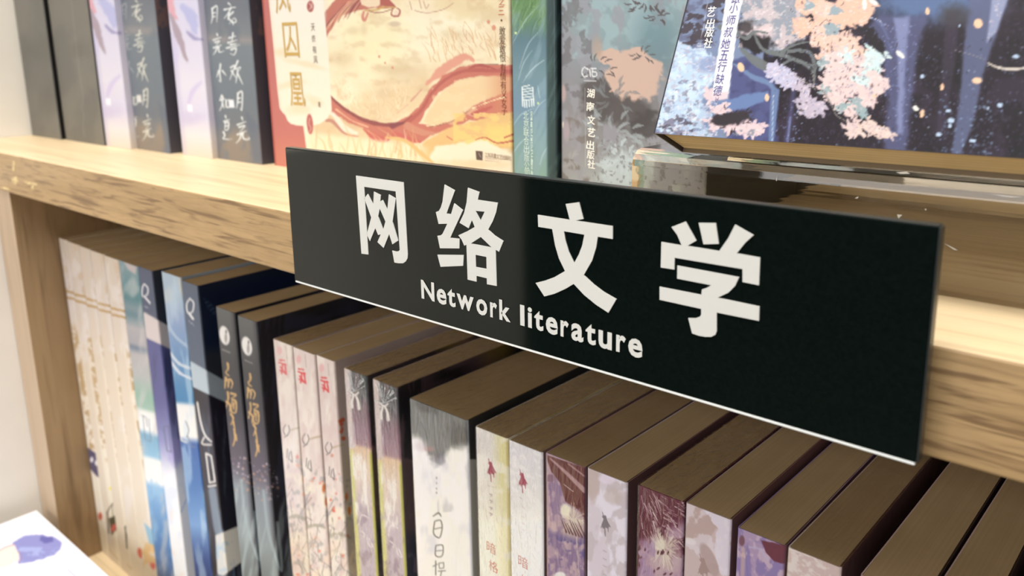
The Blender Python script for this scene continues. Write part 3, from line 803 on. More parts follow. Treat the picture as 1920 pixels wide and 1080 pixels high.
def smock(c, x, y, s, rgb, s2=1.0):
    c.poly([(x - 4 * s, y - 12 * s), (x + 1 * s, y - 13 * s), (x + 3 * s, y - 5 * s), (x + 9 * s, y + 6 * s), (x + 6 * s, y + 4 * s), (x + 5 * s, y + 8 * s), (x + 1 * s, y + 6 * s), (x - 3 * s, y + 8 * s), (x - 5 * s, y + 5 * s), (x - 7 * s, y + 7 * s), (x - 6 * s, y + 1 * s), (x - 3 * s, y - 7 * s)], rgb, soft=.5)
    c.stroke([(x - 3 * s, y - 12 * s), (x - 4.5 * s, y - 18 * s)], 1.2 * s, rgb, soft=.5)
    c.blob(x - 2 * s, y - 11 * s, 3 * s, 2.4 * s, rgb)
    c.stroke([(x - 1 * s, y + 6 * s), (x + 0 * s, y + 19 * s)], 1.6 * s, rgb); c.stroke([(x + 4 * s, y + 6 * s), (x + 4.5 * s, y + 12 * s)], 1.3 * s, rgb)

def p_h1(c):
    c.gain = 1.1
    c.fill((224, 220, 206)); c.mix(1 - sstep(815, 965, c.Y) * 1.0, (208, 204, 200)); c.mix(sstep(945, 990, c.Y), (244, 240, 222))  # shelf shade at the top and brighter light below, put into the colour
    c.mix(sstep(.42, .9, c.u) * (1 - .5 * sstep(880, 1000, c.Y)) * .85, (206, 198, 138)); c.mix(sstep(.9, 1., c.u) * .5, (182, 160, 92))
    c.noise((232, 228, 220), 30, 20, .5, .7, s=4, k=.6)
    smock(c, 921, 881, 1.15, (152, 62, 84)); c.stroke([(912, 910), (930, 914)], .8, (170, 160, 150))
    for k, y in enumerate((926, 938, 951, 962)): c.stroke([(918, y), (923, y + 2), (920, y + 5)], 1.6, (140, 110, 120), k=.8)
PAINT['cream_h1'] = p_h1
def p_h2(c):
    c.gain = 1.1
    c.fill((224, 222, 218)); c.mix(1 - sstep(850, 965, c.Y), (210, 208, 212)); c.mix(sstep(945, 990, c.Y), (244, 242, 236))  # darker head and lighter foot: shelf shade painted into the cover
    c.noise((234, 232, 230), 12, 6, .48, .62, s=14, rot=35, k=.6)  # pale diagonal streaks paint the glare of the wrinkled film
    smock(c, 980, 902, 1.15, (156, 66, 88)); c.stroke([(971, 930), (980, 936)], .8, (170, 160, 150))
    for k, y in enumerate((950, 968, 980, 992)): c.stroke([(979, y), (983, y + 3)], 1.4, (190, 160, 168), k=.6)
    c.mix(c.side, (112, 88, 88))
PAINT['cream_h2'] = p_h2

def burst(c, cx, cy, R_, s, n=46, lo=.3):
    R = random.Random(s)
    for k in range(n):
        a = R.uniform(0, 2 * math.pi); r0 = R_ * R.uniform(0, .5); r1 = R_ * R.uniform(.6, 1.1)
        c.stroke([(cx + r0 * math.cos(a) * .8, cy + r0 * math.sin(a)), (cx + r1 * math.cos(a) * .8, cy + r1 * math.sin(a) * 1.2)], R.uniform(.8, 2.2), (224, 214, 196), soft=.6, k=R.uniform(.4, .9))

def p_i1(c):
    c.fill((176, 150, 168)); c.noise((138, 114, 150), 16, 22, .45, .6, s=4); c.noise((206, 180, 180), 14, 18, .55, .65, s=6, k=.7)
    c.poly([(1022, 852), (1100, 878), (1100, 985), (1088, 960), (1060, 940), (1050, 905), (1034, 885)], (96, 42, 50), soft=1.2)
    c.stroke([(1032, 860), (1060, 885), (1096, 920)], [3, 9], (196, 168, 172), soft=1.5, k=.75); c.stroke([(1066, 870), (1100, 896)], 3, (180, 150, 155), k=.7); c.stroke([(1057, 908), (1075, 922)], 1.2, (200, 180, 180))
    c.blob(1032, 896, 8, 8, (128, 96, 122), rough=.4)
    c.blob(1075, 985, 24, 30, (188, 164, 164), soft=.3, rough=.3, k=.9); burst(c, 1074, 975, 26, 9)
    c.blob(1060, 958, 9, 12, (232, 226, 206), rough=.5, soft=.4)
    for k in range(7): c.stroke([(1053 + 5 * k, 975 + 3 * (k % 3)), (1062 + 6 * k, 998 + 2 * k)], [1, 3.4], (88, 50, 60), soft=.6, k=.85)
    c.noise((98, 86, 142), 24, 16, .42, .55, s=8, k=.9, where=sstep(990, 1010, c.Y - .3 * (c.X - 1040)) * (1 - sstep(1060, 1066, c.Y)))
    c.stroke([(1081, 1008), (1086, 1080)], 1.6, (196, 176, 176)); c.blob(1050, 1080, 11, 8, (236, 232, 228))
    c.mix(sstep(.95, .99, c.u), (70, 44, 52)); c.mix(1 - sstep(.03, .06, c.u), (190, 150, 160))
PAINT['plum_i1'] = p_i1
def p_i2(c):
    c.fill((212, 202, 212)); c.noise((226, 220, 232), 16, 36, .45, .62, s=3); c.noise((196, 184, 190), 22, 26, .5, .62, s=8, k=.8)
    c.blob(1112, 905, 13, 38, (190, 172, 168), rough=.25, soft=.2, k=.8); c.blob(1150, 930, 18, 14, (196, 182, 180), rough=.3, k=.7)
    c.blob(1140, 895, 16, 12, (226, 214, 232), rough=.4, k=.8)
    smock(c, 1135, 982, 1.2, (128, 118, 126), 1)
    for y in (1032, 1047, 1060, 1076): c.stroke([(1131, y), (1137, y + 3)], 1.6, (170, 160, 170), k=.8)
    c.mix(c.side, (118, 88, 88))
PAINT['lilac_i2'] = p_i2

def p_j1(c):
    c.fill((100, 46, 62)); c.noise((176, 146, 166), 26, 30, .40, .5, s=4, where=sstep(985, 1015, c.Y + .5 * (c.X - 1240)))
    R = random.Random(4)
    for k in range(90):  # film creases and their glare painted as pale strokes and a burst
        x = R.uniform(1198, 1282); y = 912 + .3 * (x - 1196) + R.uniform(2, 90)
        L = R.uniform(10, 30); a = math.radians(R.uniform(55, 80) if x < 1235 else R.uniform(25, 60))
        c.stroke([(x, y), (x + L * math.cos(a), y + L * math.sin(a))], [R.uniform(.8, 2.6), .6], R.choice([(206, 180, 184), (190, 160, 168), (170, 130, 142), (218, 204, 200)]), soft=.5, k=R.uniform(.5, .95))
    c.blob(1245, 1045, 32, 34, (196, 172, 176), soft=.4, rough=.5, k=.8); burst(c, 1244, 1030, 34, 3, 60)
    c.blob(1238, 1022, 12, 12, (226, 218, 200), rough=.6, k=.8)
    for k in range(26): c.blob(R.uniform(1194, 1270), R.uniform(985, 1080), 1.8, 4, (92, 40, 58), rot=R.uniform(0, 60))
    c.noise((168, 140, 172), 18, 24, .5, .6, s=21, k=.8, where=(c.X < 1228) * sstep(1005, 1025, c.Y))
    c.mix(1 - sstep(.02, .05, c.u), (70, 40, 48))
PAINT['plum_j1'] = p_j1
def p_j2(c):
    c.fill((198, 178, 178)); c.poly([(1286, 935), (1345, 962), (1343, 990), (1330, 1010), (1322, 1035), (1300, 1020), (1285, 1010)], (184, 162, 158), soft=1.2, rough=2)
    c.poly([(1310, 945), (1372, 976), (1370, 1080), (1352, 1080), (1338, 1030), (1345, 990)], (214, 204, 216), soft=1.5, rough=4)
    c.blob(1294, 1015, 12, 6, (218, 206, 200), rot=20, soft=.3); c.noise((222, 214, 224), 22, 30, .52, .62, s=8, k=.6)
    c.blob(1330, 1050, 12, 34, (176, 154, 152), rot=-25, soft=.15, k=.9)
    smock(c, 1319, 1066, 1.5, (162, 138, 134))
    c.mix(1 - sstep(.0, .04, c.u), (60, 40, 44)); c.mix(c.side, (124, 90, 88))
PAINT['lilac_j2'] = p_j2
def p_k1(c):
    c.fill((168, 146, 176)); c.noise((140, 122, 168), 14, 26, .42, .56, s=4); c.noise((196, 172, 190), 12, 20, .52, .62, s=9, k=.8)
    c.poly([(1426, 1012), (1475, 1023), (1474, 1058), (1450, 1052), (1436, 1036)], (108, 58, 70), soft=1.2, rough=2)
    c.blob(1391, 1014, 5.5, 10, (120, 84, 96)); c.stroke([(1397, 1024), (1402, 1080)], 1.4, (120, 116, 170)); c.stroke([(1394, 1030), (1392, 1080)], 8, (200, 170, 160), soft=2, k=.6)
    c.curve([(1405, 1026), (1425, 1030), (1438, 1050)], 3, (180, 170, 200), k=.8)
    c.mix(sstep(.96, .99, c.u), (90, 60, 66))
PAINT['plum_k1'] = p_k1
def p_k2(c):
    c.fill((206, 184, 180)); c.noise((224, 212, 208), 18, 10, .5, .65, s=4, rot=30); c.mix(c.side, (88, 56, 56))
PAINT['lilac_k2'] = p_k2
def p_rose(c):
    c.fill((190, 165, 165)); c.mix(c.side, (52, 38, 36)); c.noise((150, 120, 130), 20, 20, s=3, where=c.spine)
for _k in ('rose_l1', 'rose_l2', 'rose_m1', 'rose_m2', 'rose_m3'): PAINT[_k] = p_rose

# --- upper shelf art
def p_greybox(s):
    def f(c):
        c.fill((112, 110, 104)); c.noise((124, 121, 113), 40, 70, .4, .65, s=s); c.noise((100, 98, 92), 60, 90, .5, .7, s=s + 4, k=.6)
        c.mix(c.side, (24, 24, 24))  # side painted near black for the shade in the gap between boxes
        if s == 2:
            R = random.Random(5); pts = [(133, 0), (140, 60), (148, 130), (152, 160)]
            for k in range(16): pts.append((153 + R.uniform(-2.2, 2.2) + k * .3, 165 + k * 6))
            c.stroke(pts, 1.3, (150, 148, 140), k=.7)
    return f
def p_lady(dx, dy, seed):
    def f(c):
        c.bands([(0 + dy, (206, 200, 214)), (90 + dy, (214, 206, 216)), (150 + dy, (220, 212, 218)), (205 + dy, (208, 200, 214)), (240 + dy, (224, 214, 208)), (290 + dy, (216, 196, 168))], .1, 200 + dx)
        c.mix((1 - sstep(.08, .25, c.u)) * .3 * (c.Y > 60), (170, 160, 190))
        c.curve([(164 + dx, -12 + dy), (172 + dx, 14 + dy), (180 + dx, 24 + dy)], [14, 10, 3], (214, 160, 166), soft=2, rough=2)
        c.curve([(166 + dx, 14 + dy), (180 + dx, 50 + dy), (192 + dx, 88 + dy), (198 + dx, 102 + dy)], [5, 14, 8, 2], (166, 148, 156), soft=2, rough=2)
        c.curve([(188 + dx, 0 + dy), (206 + dx, 20 + dy), (214 + dx, 50 + dy)], [10, 22, 6], (170, 170, 206), soft=3, rough=3, k=.8)
        c.curve([(198 + dx, 48 + dy), (212 + dx, 60 + dy), (226 + dx, 62 + dy)], [4, 7, 4], (150, 142, 178), soft=2, rough=1.5, k=.9)
        c.blob(174 + dx, 88 + dy, 8, 20, (200, 190, 216), rough=.5, soft=.6, k=.6)
        c.curve([(200 + dx, 185 + dy), (208 + dx, 160 + dy), (224 + dx, 142 + dy)], [4, 9, 5], (198, 184, 212), soft=3, k=.8)
        c.blob(204 + dx, 210 + dy, 20, 12, (196, 184, 206), rough=.5, soft=.7, k=.6)
        c.poly([(198 + dx, 184 + dy), (207 + dx, 184 + dy), (208 + dx, 198 + dy), (199 + dx, 197 + dy)], (234, 232, 234), soft=1)
    return f
CALLI = [  # right column, then left column, traced as brush strokes (zoomed coordinates / 3.195)
 [(1370, 20), (1385, 32)], [(1345, 58), (1415, 42)], [(1385, 45), (1368, 80), (1343, 112)], [(1374, 76), (1366, 120)], [(1398, 72), (1370, 104), (1398, 134), (1416, 128), (1404, 108), (1376, 142)], [(1392, 128), (1400, 150)],
 [(1374, 228), (1416, 214)], [(1397, 198), (1390, 250)], [(1368, 256), (1420, 240)], [(1382, 268), (1424, 260)], [(1358, 288), (1436, 270)], [(1386, 298), (1416, 290), (1406, 326), (1382, 322)],
 [(1384, 404), (1408, 394), (1392, 440), (1378, 478)], [(1388, 424), (1414, 464)], [(1426, 364), (1410, 412), (1442, 402), (1432, 424)], [(1426, 420), (1414, 498)], [(1426, 442), (1456, 506)],
 [(1426, 558), (1424, 612), (1418, 648)], [(1428, 560), (1452, 552), (1450, 656), (1440, 646)], [(1428, 590), (1446, 586)], [(1428, 614), (1446, 610)],
 [(1450, 704), (1456, 722)], [(1424, 748), (1476, 728)], [(1434, 762), (1468, 754), (1438, 790)], [(1424, 806), (1478, 784)], [(1446, 802), (1438, 832), (1416, 858)], [(1456, 796), (1460, 830), (1494, 834), (1490, 820)],
 [(1272, 50), (1274, 104), (1266, 140)], [(1276, 50), (1302, 40), (1300, 132)], [(1278, 78), (1296, 74)], [(1278, 100), (1296, 96)],
 [(1302, 204), (1306, 218)], [(1280, 240), (1330, 222)], [(1290, 254), (1316, 246), (1296, 272)], [(1282, 286), (1328, 270)], [(1302, 284), (1292, 310), (1278, 328)], [(1312, 280), (1314, 312), (1342, 306)],
 [(1322, 384), (1318, 440), (1324, 488), (1312, 480)], [(1312, 424), (1300, 462)], [(1334, 424), (1356, 452)],
 [(1330, 572), (1318, 602)], [(1322, 600), (1350, 592)], [(1336, 580), (1332, 630), (1316, 664)], [(1334, 622), (1344, 648)], [(1356, 600), (1358, 640), (1378, 636), (1376, 598), (1358, 604)],
 [(1352, 694), (1356, 712)], [(1344, 728), (1376, 716)], [(1350, 738), (1370, 732), (1368, 772), (1350, 778), (1350, 740)], [(1352, 756), (1368, 752)], [(1340, 790), (1348, 812), (1340, 832), (1392, 834)],
]
def calligraphy(c, dx, dy, kx, rgb, a, k=1.0):
    for st_ in CALLI:
        pts = [((x - 1420) / 3.195 * kx + 444 + dx + ((y / 3.195) * 0), y / 3.195 + dy) for x, y in st_]
        if max(q[0] for q in pts) < 434 + dx - 6 and a < 1: kk = k * a
        else: kk = k
        c.curve(pts, [3.2, 2.2, 1.0], rgb, soft=.8, k=kk)
def p_slate(dx, dy):
    def f(c):
        c.bands([(0 + dy, (104, 108, 114)), (46 + dy, (116, 120, 122)), (58 + dy, (140, 134, 130)), (70 + dy, (112, 120, 124)), (170 + dy, (104, 112, 118)), (215 + dy, (104, 108, 112)), (240 + dy, (138, 124, 108)), (290 + dy, (128, 116, 104))], .06, 270 + dx)
        c.noise((98, 106, 116), 26, 60, .5, .7, s=5, k=.6)
        c.mix(sstep(0, 1, (c.Y - dy - 190 - (c.X - 250 - dx) * .9) / 10) * .0, (0, 0, 0))
        c.poly([(296 + dx, 190 + dy), (322 + dx, 220 + dy), (330 + dx, 290 + dy), (312 + dx, 288 + dy)], (92, 100, 112), soft=4, k=.8)
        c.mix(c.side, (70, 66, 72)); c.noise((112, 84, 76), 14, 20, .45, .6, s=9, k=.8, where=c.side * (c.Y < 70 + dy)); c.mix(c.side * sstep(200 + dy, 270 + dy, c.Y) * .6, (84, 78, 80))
        if dx: calligraphy(c, 0, 0, 1.0, (222, 222, 214), 1)
        else: calligraphy(c, -176, -5, .86, (210, 206, 188), .45, .9)
        if dx: c.poly([(428, 187), (438, 187), (440, 202), (430, 202)], (224, 224, 222), soft=1.2)
        else: c.poly([(256, 178), (264, 178), (266, 192), (258, 192)], (214, 210, 200), soft=1.2)
    return f
PAINT['box_u1'] = p_greybox(1); PAINT['box_u2'] = p_greybox(2)
PAINT['lady_u3'] = p_lady(0, 0, 1); PAINT['slate_u3'] = p_slate(0, 0)
PAINT['lady_u4'] = p_lady(153, 12, 2); PAINT['slate_u4'] = p_slate(163, 16)

def p_red(c):
    c.sat = .8
    c.fill((226, 196, 140))
    c.noise((238, 220, 172), 70, 60, .3, .7, s=2); c.noise((220, 184, 128), 50, 36, .42, .8, s=7, k=.8)
    c.blob(760, 60, 170, 60, (238, 226, 186), soft=.7, rough=.25, k=.85); c.blob(700, 70, 60, 60, (234, 218, 150), soft=.7, rough=.3, k=.6)
    c.blob(880, 12, 60, 22, (222, 194, 130), soft=.5, rough=.5, k=.7); c.blob(740, 45, 11, 5, (206, 180, 140), soft=.4)
    for q in ((662, 58, 12, 7), (682, 55, 7, 10), (740, 130, 30, 8), (760, 135, 40, 16), (640, 112, 20, 12), (850, 66, 26, 10), (920, 30, 20, 14), (720, 175, 14, 10)):
        c.blob(*q, (208, 176, 122), soft=.8, rough=.3, k=.5, s=int(q[0]))
    c.noise((206, 166, 112), 20, 14, .5, .85, s=15, k=.45)
    # fine grass
    R = random.Random(2)
    for k in range(80):
        x = R.uniform(805, 960); y = R.uniform(70, 118); h = R.uniform(14, 44)
        c.curve([(x, y), (x - R.uniform(0, 8), y - h * .5), (x - R.uniform(2, 18), y - h)], [1.8, .6], R.choice([(216, 160, 90), (238, 216, 160), (210, 150, 96), (244, 226, 180)]), soft=.5, k=.75)
    for k in range(60):
        x = R.uniform(625, 770); y = R.uniform(170, 225); h = R.uniform(10, 30)
        c.curve([(x, y), (x - R.uniform(-4, 8), y - h * .5), (x - R.uniform(-6, 12), y - h)], [1.6, .6], R.choice([(220, 170, 100), (240, 216, 160), (246, 230, 190)]), soft=.6, k=.6)
    # red robe at the upper left
    DR, MR, LR = (150, 66, 58), (196, 88, 68), (224, 140, 104)
    c.poly([(606, 26), (628, 0), (632, -20), (716, -20), (730, 0), (742, 14), (724, 16), (706, 14), (688, 18), (668, 20), (648, 26), (634, 36), (624, 52), (614, 66), (611, 72)], (192, 100, 74), soft=1.2, rough=2)
    for k in range(26):
        t = R.uniform(0, 1); x = 608 + 60 * t
        c.curve([(x - 2, 60 - 40 * t + R.uniform(-12, 6)), (x + 12, 36 - 36 * t + R.uniform(-5, 5)), (x + 40, 6 - 30 * t)], [1, 2.6, 1], R.choice([DR, MR, LR, (232, 176, 120), (120, 50, 56)]), soft=.6, k=.85)
    c.poly([(672, -10), (712, -10), (715, 6), (704, 13), (690, 14), (678, 10)], (230, 200, 156), soft=1.5, rough=2)
    c.curve([(684, 20), (706, 18), (722, 12), (740, 14)], [2, 4, 3], (198, 150, 60), soft=.8); c.curve([(692, 21), (712, 24), (738, 16)], 1.6, DR)
    c.poly([(714, -10), (730, -2), (742, 12), (722, 12), (712, 8)], (176, 76, 62), soft=1, rough=1)
    c.curve([(736, 18), (734, 28), (746, 30), (750, 20), (744, 15)], [2, 4, 2], (176, 90, 74)); c.blob(743, 24, 4, 5, (232, 200, 168))
    c.curve([(682, 22), (680, 32), (684, 38), (690, 24)], [4, 6, 3], (206, 120, 92), soft=1)
    for a in ([(778, 20), (800, 24), (830, 18), (850, 6)], [(786, 0), (790, 16)], [(794, 2), (799, 16), (804, 8)], [(768, 2), (772, 18)]): c.curve(a, 1.4, (186, 130, 104), soft=.8)
    for q in ((711, 106, 2.2), (722, 118, 1.8), (736, 127, 2.2), (916, 41, 3), (926, 52, 4)): c.blob(q[0], q[1], q[2], q[2] * 1.3, (218, 138, 96))
    # long scarf across
    c.curve([(800, 158), (822, 138), (850, 118), (872, 106), (888, 114)], [4, 16, 18, 12, 4], (224, 146, 112), soft=2, rough=2.5, s=3)
    c.poly([(612, 168), (630, 190), (660, 212), (690, 226), (712, 232), (740, 230), (762, 220), (786, 200), (806, 168), (830, 142), (862, 126), (900, 120), (962, 122), (962, 144), (900, 142), (860, 150), (824, 172), (800, 206), (784, 232), (812, 236), (850, 224), (884, 200), (920, 184), (962, 168), (962, 214), (920, 226), (880, 226), (840, 244), (808, 252), (790, 268), (760, 256), (736, 258), (716, 262), (690, 244), (660, 232), (622, 214), (611, 214)], (202, 104, 78), soft=1.2, rough=2.5)
    c.poly([(794, 228), (806, 204), (828, 172), (862, 152), (900, 144), (962, 146), (962, 168), (918, 184), (884, 200), (850, 224), (812, 238)], (232, 196, 134), soft=2.5, rough=2)
    c.noise((240, 208, 146), 20, 14, .45, .6, s=30, k=.5, where=((c.Y > 150) & (c.Y < 235) & (c.X > 810) & (c.X < 910)).astype(float))
    c.mix(sstep(895, 960, c.X) * (c.Y > 140) * (c.Y < 222) * .75, (214, 130, 78))
    for a, wd, q in (([(612, 172), (640, 200), (680, 224), (720, 234), (752, 232), (772, 218)], [2, 6, 8, 6, 3], (150, 66, 62)), ([(764, 230), (790, 206), (810, 174), (840, 146), (880, 132), (960, 134)], [8, 6, 5, 6, 8], (186, 82, 66)),
                     ([(682, 242), (700, 256), (722, 262), (736, 254)], [3, 12, 12, 3], (204, 84, 72)), ([(740, 250), (770, 262), (788, 266)], [8, 10, 4], (206, 88, 74)), ([(736, 236), (756, 230)], [12, 4], (140, 60, 66)),
                     ([(630, 205), (660, 226), (690, 238)], 2.4, (232, 170, 120)), ([(800, 236), (840, 230), (880, 206), (920, 190), (945, 182)], 1.6, (248, 226, 160)), ([(806, 238), (846, 228), (884, 204)], 1.4, (150, 84, 62)),
                     ([(884, 214), (906, 206), (922, 200)], [3, 9, 4], (196, 84, 70)), ([(764, 236), (790, 248), (812, 250)], [14, 12, 6], (208, 128, 92)), ([(770, 190), (790, 168)], 3, (214, 150, 116)), ([(745, 212), (765, 196)], 2, (224, 170, 130)),
                     ([(880, 128), (900, 122), (930, 130)], [3, 6, 3], (176, 74, 62))):
        c.curve(a, wd, q, soft=1, rough=1.2)
    c.curve([(612, 210), (626, 216), (646, 240), (668, 250)], [3, 8, 12, 6], (240, 216, 184), soft=2, rough=1.5); c.curve([(612, 226), (624, 228), (646, 250), (672, 256)], [6, 7, 4, 2], (196, 128, 100), soft=1)
    # golden lower right, pale bottom
    c.poly([(800, 262), (850, 236), (890, 228), (930, 216), (962, 210), (962, 282), (930, 276), (905, 262), (880, 262), (850, 272), (822, 274), (812, 300), (790, 290), (792, 272)], (226, 178, 92), soft=2, rough=3)
    c.noise((240, 198, 84), 16, 8, .46, .6, s=40, k=.8, where=((c.Y > 212) & (c.X > 850)).astype(float) * (c.Y < 275)); c.blob(935, 250, 26, 18, (240, 200, 78), rough=.5, soft=.5, k=.8)
    c.curve([(892, 262), (910, 258), (932, 268), (962, 264)], [2, 3, 4], (196, 100, 56)); c.curve([(946, 258), (962, 252)], 3, (190, 80, 56)); c.curve([(838, 256), (848, 262)], 2.4, (214, 110, 70))
    c.poly([(800, 330), (806, 296), (816, 276), (842, 272), (868, 276), (890, 264), (912, 264), (932, 276), (962, 290), (962, 350)], (240, 222, 182), soft=3, rough=3)
    c.blob(880, 308, 60, 8, (232, 190, 122), soft=.7, rough=.5, k=.5)
    m = ((c.Y > 238 + .25 * (c.X - 600)) & (c.X > 585) & (c.X < 815)).astype(float) * (c.X < 800)
    c.mix(sstep(0, 14, c.Y - 246 - .12 * (c.X - 620)) * (1 - sstep(780, 815, c.X)), (240, 216, 164))
    for k in range(60):
        x = R.uniform(590, 800); y = R.uniform(285, 345); h = R.uniform(30, 70)
        c.curve([(x, y), (x - R.uniform(-6, 10), y - h * .5), (x - R.uniform(-10, 26), y - h * .85)], [3.4, .8], R.choice([(224, 168, 84), (232, 184, 106), (244, 226, 186), (214, 150, 84)]), soft=1, k=.6)
    c.curve([(724, 258), (760, 264), (790, 288), (812, 306)], [4, 7, 8, 4], (228, 178, 88), soft=2)
    # publisher mark
    c.poly([(892, 283), (905, 284), (905, 301), (893, 300)], (92, 70, 60), soft=.6); c.stroke([(898, 288), (901, 294)], 1.2, (180, 150, 130))
    c.stroke([(909, 296.5), (958, 303)], .7, (190, 160, 130)); c.stroke([(909, 300.5), (936, 304)], .6, (190, 160, 130))
    # title panel, red field on the left
    c.poly([(470, -20), (622, -20), (606, 0), (616, 104), (622, 207), (614, 222), (600, 232), (578, 238), (586, 350), (470, 350)], (236, 222, 190), soft=.8)
    c.mix(sstep(0, 30, c.Y - 225) * (c.X < 592) * (c.X > 560) * .6, (240, 216, 164))
    c.mix((c.X < 612) * (1 - sstep(0, 120, c.Y)) * .35, (230, 220, 214))
    for q in ((570, 120, 34, 5, 14), (530, 98, 20, 7, 0), (545, 158, 26, 6, -10), (560, 205, 22, 10, 0), (590, 190, 16, 8, 30)): c.blob(q[0], q[1], q[2], q[3], (228, 204, 152), rot=q[4], soft=.7, rough=.4, k=.7)
    c.poly([(470, -20), (502, -20), (504, 0), (513, 89), (520, 166), (524.5, 203), (529, 210), (535, 216), (539, 226), (545, 232), (556, 235), (568.8, 236), (577, 300), (585, 350), (470, 350)], (198, 98, 84), soft=.8)
    c.mix((c.X < 590) * sstep(235, 300, c.Y) * ((c.X - 568.8) < (c.Y - 236) * .13) * .8, (206, 110, 76))
    c.curve([(506, -10), (516, 89), (523, 166), (528, 204)], .9, (222, 198, 150), k=.8)
    c.mix(1 - sstep(-388.6, -387.8, c.P[:, 0]), (176, 66, 48))
    c.blob(582, 12, 6.5, 11, (172, 70, 66), soft=.1, rough=.06); c.stroke([(580, 6), (584, 12), (580, 18)], 1.4, (226, 190, 170)); c.stroke([(585, 5), (585, 16)], 1.2, (226, 190, 170))
    c.blob(581, 233, 6, 19, (190, 84, 74), rot=-4, soft=.1, rough=.1); c.curve([(581, 222), (579, 232), (583, 240), (580, 248)], 1.3, (226, 170, 150))
    c.stroke([(907, 119.5), (934, 120)], 1.4, (110, 84, 60), k=.8)
PAINT['red'] = p_red

def p_tealthick(c):
    c.sat = .8
    c.bands([(-40, (70, 120, 60)), (20, (96, 140, 76)), (45, (84, 128, 100)), (75, (84, 122, 132)), (140, (106, 142, 150)), (200, (104, 140, 160)), (250, (112, 150, 152)), (330, (128, 168, 150))])
    R = random.Random(8)
    for k in range(70):
        x = R.uniform(955, 1045); y = R.uniform(-10, 40); c.curve([(x, y), (x - R.uniform(2, 8), y + 14), (x - R.uniform(4, 18), y + R.uniform(16, 40))], [1.6, .6], R.choice([(140, 180, 96), (58, 104, 50), (110, 156, 84)]), soft=.6, k=.6)
    c.noise((136, 168, 176), 12, 60, .5, .7, s=3, rot=20, k=.5)
    for a in ([(972, 150), (982, 118), (998, 94)], [(980, 156), (996, 132), (1020, 112)], [(985, 145), (1004, 124), (1022, 112)], [(962, 236), (978, 214), (1000, 204)], [(962, 288), (974, 270), (990, 256)], [(1000, 214), (1012, 196), (1024, 186)], [(1012, 310), (1018, 290), (1030, 270)], [(1008, 160), (1012, 184)], [(960, 84), (984, 40), (1010, 10)], [(974, 128), (990, 84), (1010, 60)]):
        c.curve(a, [.6, 1.6, .6], (190, 214, 214), soft=.6, k=.7)
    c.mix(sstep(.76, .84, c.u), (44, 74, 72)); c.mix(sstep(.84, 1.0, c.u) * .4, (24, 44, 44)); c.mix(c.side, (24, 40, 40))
    c.noise((76, 116, 112), 6, 40, .5, .7, s=13, rot=20, k=.4, where=(c.u > .8).astype(float))
    W = (226, 234, 226)
    for a in ([(979, 163), (993, 160)], [(979, 168), (999, 164.5)], [(979, 173), (999, 169.5)], [(979, 178), (999, 175)], [(979, 183), (1000, 180.5)], [(979, 163), (980, 199)], [(999, 165), (1001, 198)], [(983, 188), (984, 201)], [(987, 187), (988, 202)], [(992, 187), (992.5, 200)], [(996.5, 186), (997, 199)], [(979, 188), (1001, 186)]):
        c.stroke(a, 2.0, W, soft=.5, k=.95)
    for q in ((967, 62, 2), (1009, 194, 1.8)): c.blob(q[0], q[1], q[2], q[2] * 1.3, (200, 220, 130))
PAINT['teal'] = p_tealthick

def leafy(c, x, y, n, R, rad, ln, rgb, wd=4, k=.9):
    for j in range(n):
        a = R.uniform(0, 2 * math.pi); r = rad * math.sqrt(R.uniform(0, 1)); b = a + R.uniform(-.6, .6)
        px_, py_ = x + r * math.cos(a), y + r * math.sin(a) * .8
        c.curve([(px_, py_), (px_ + ln * .5 * math.cos(b), py_ + ln * .5 * math.sin(b)), (px_ + ln * math.cos(b + .25), py_ + ln * math.sin(b + .25))], [wd * .4, wd, wd * .3], rgb, soft=.6, k=k)

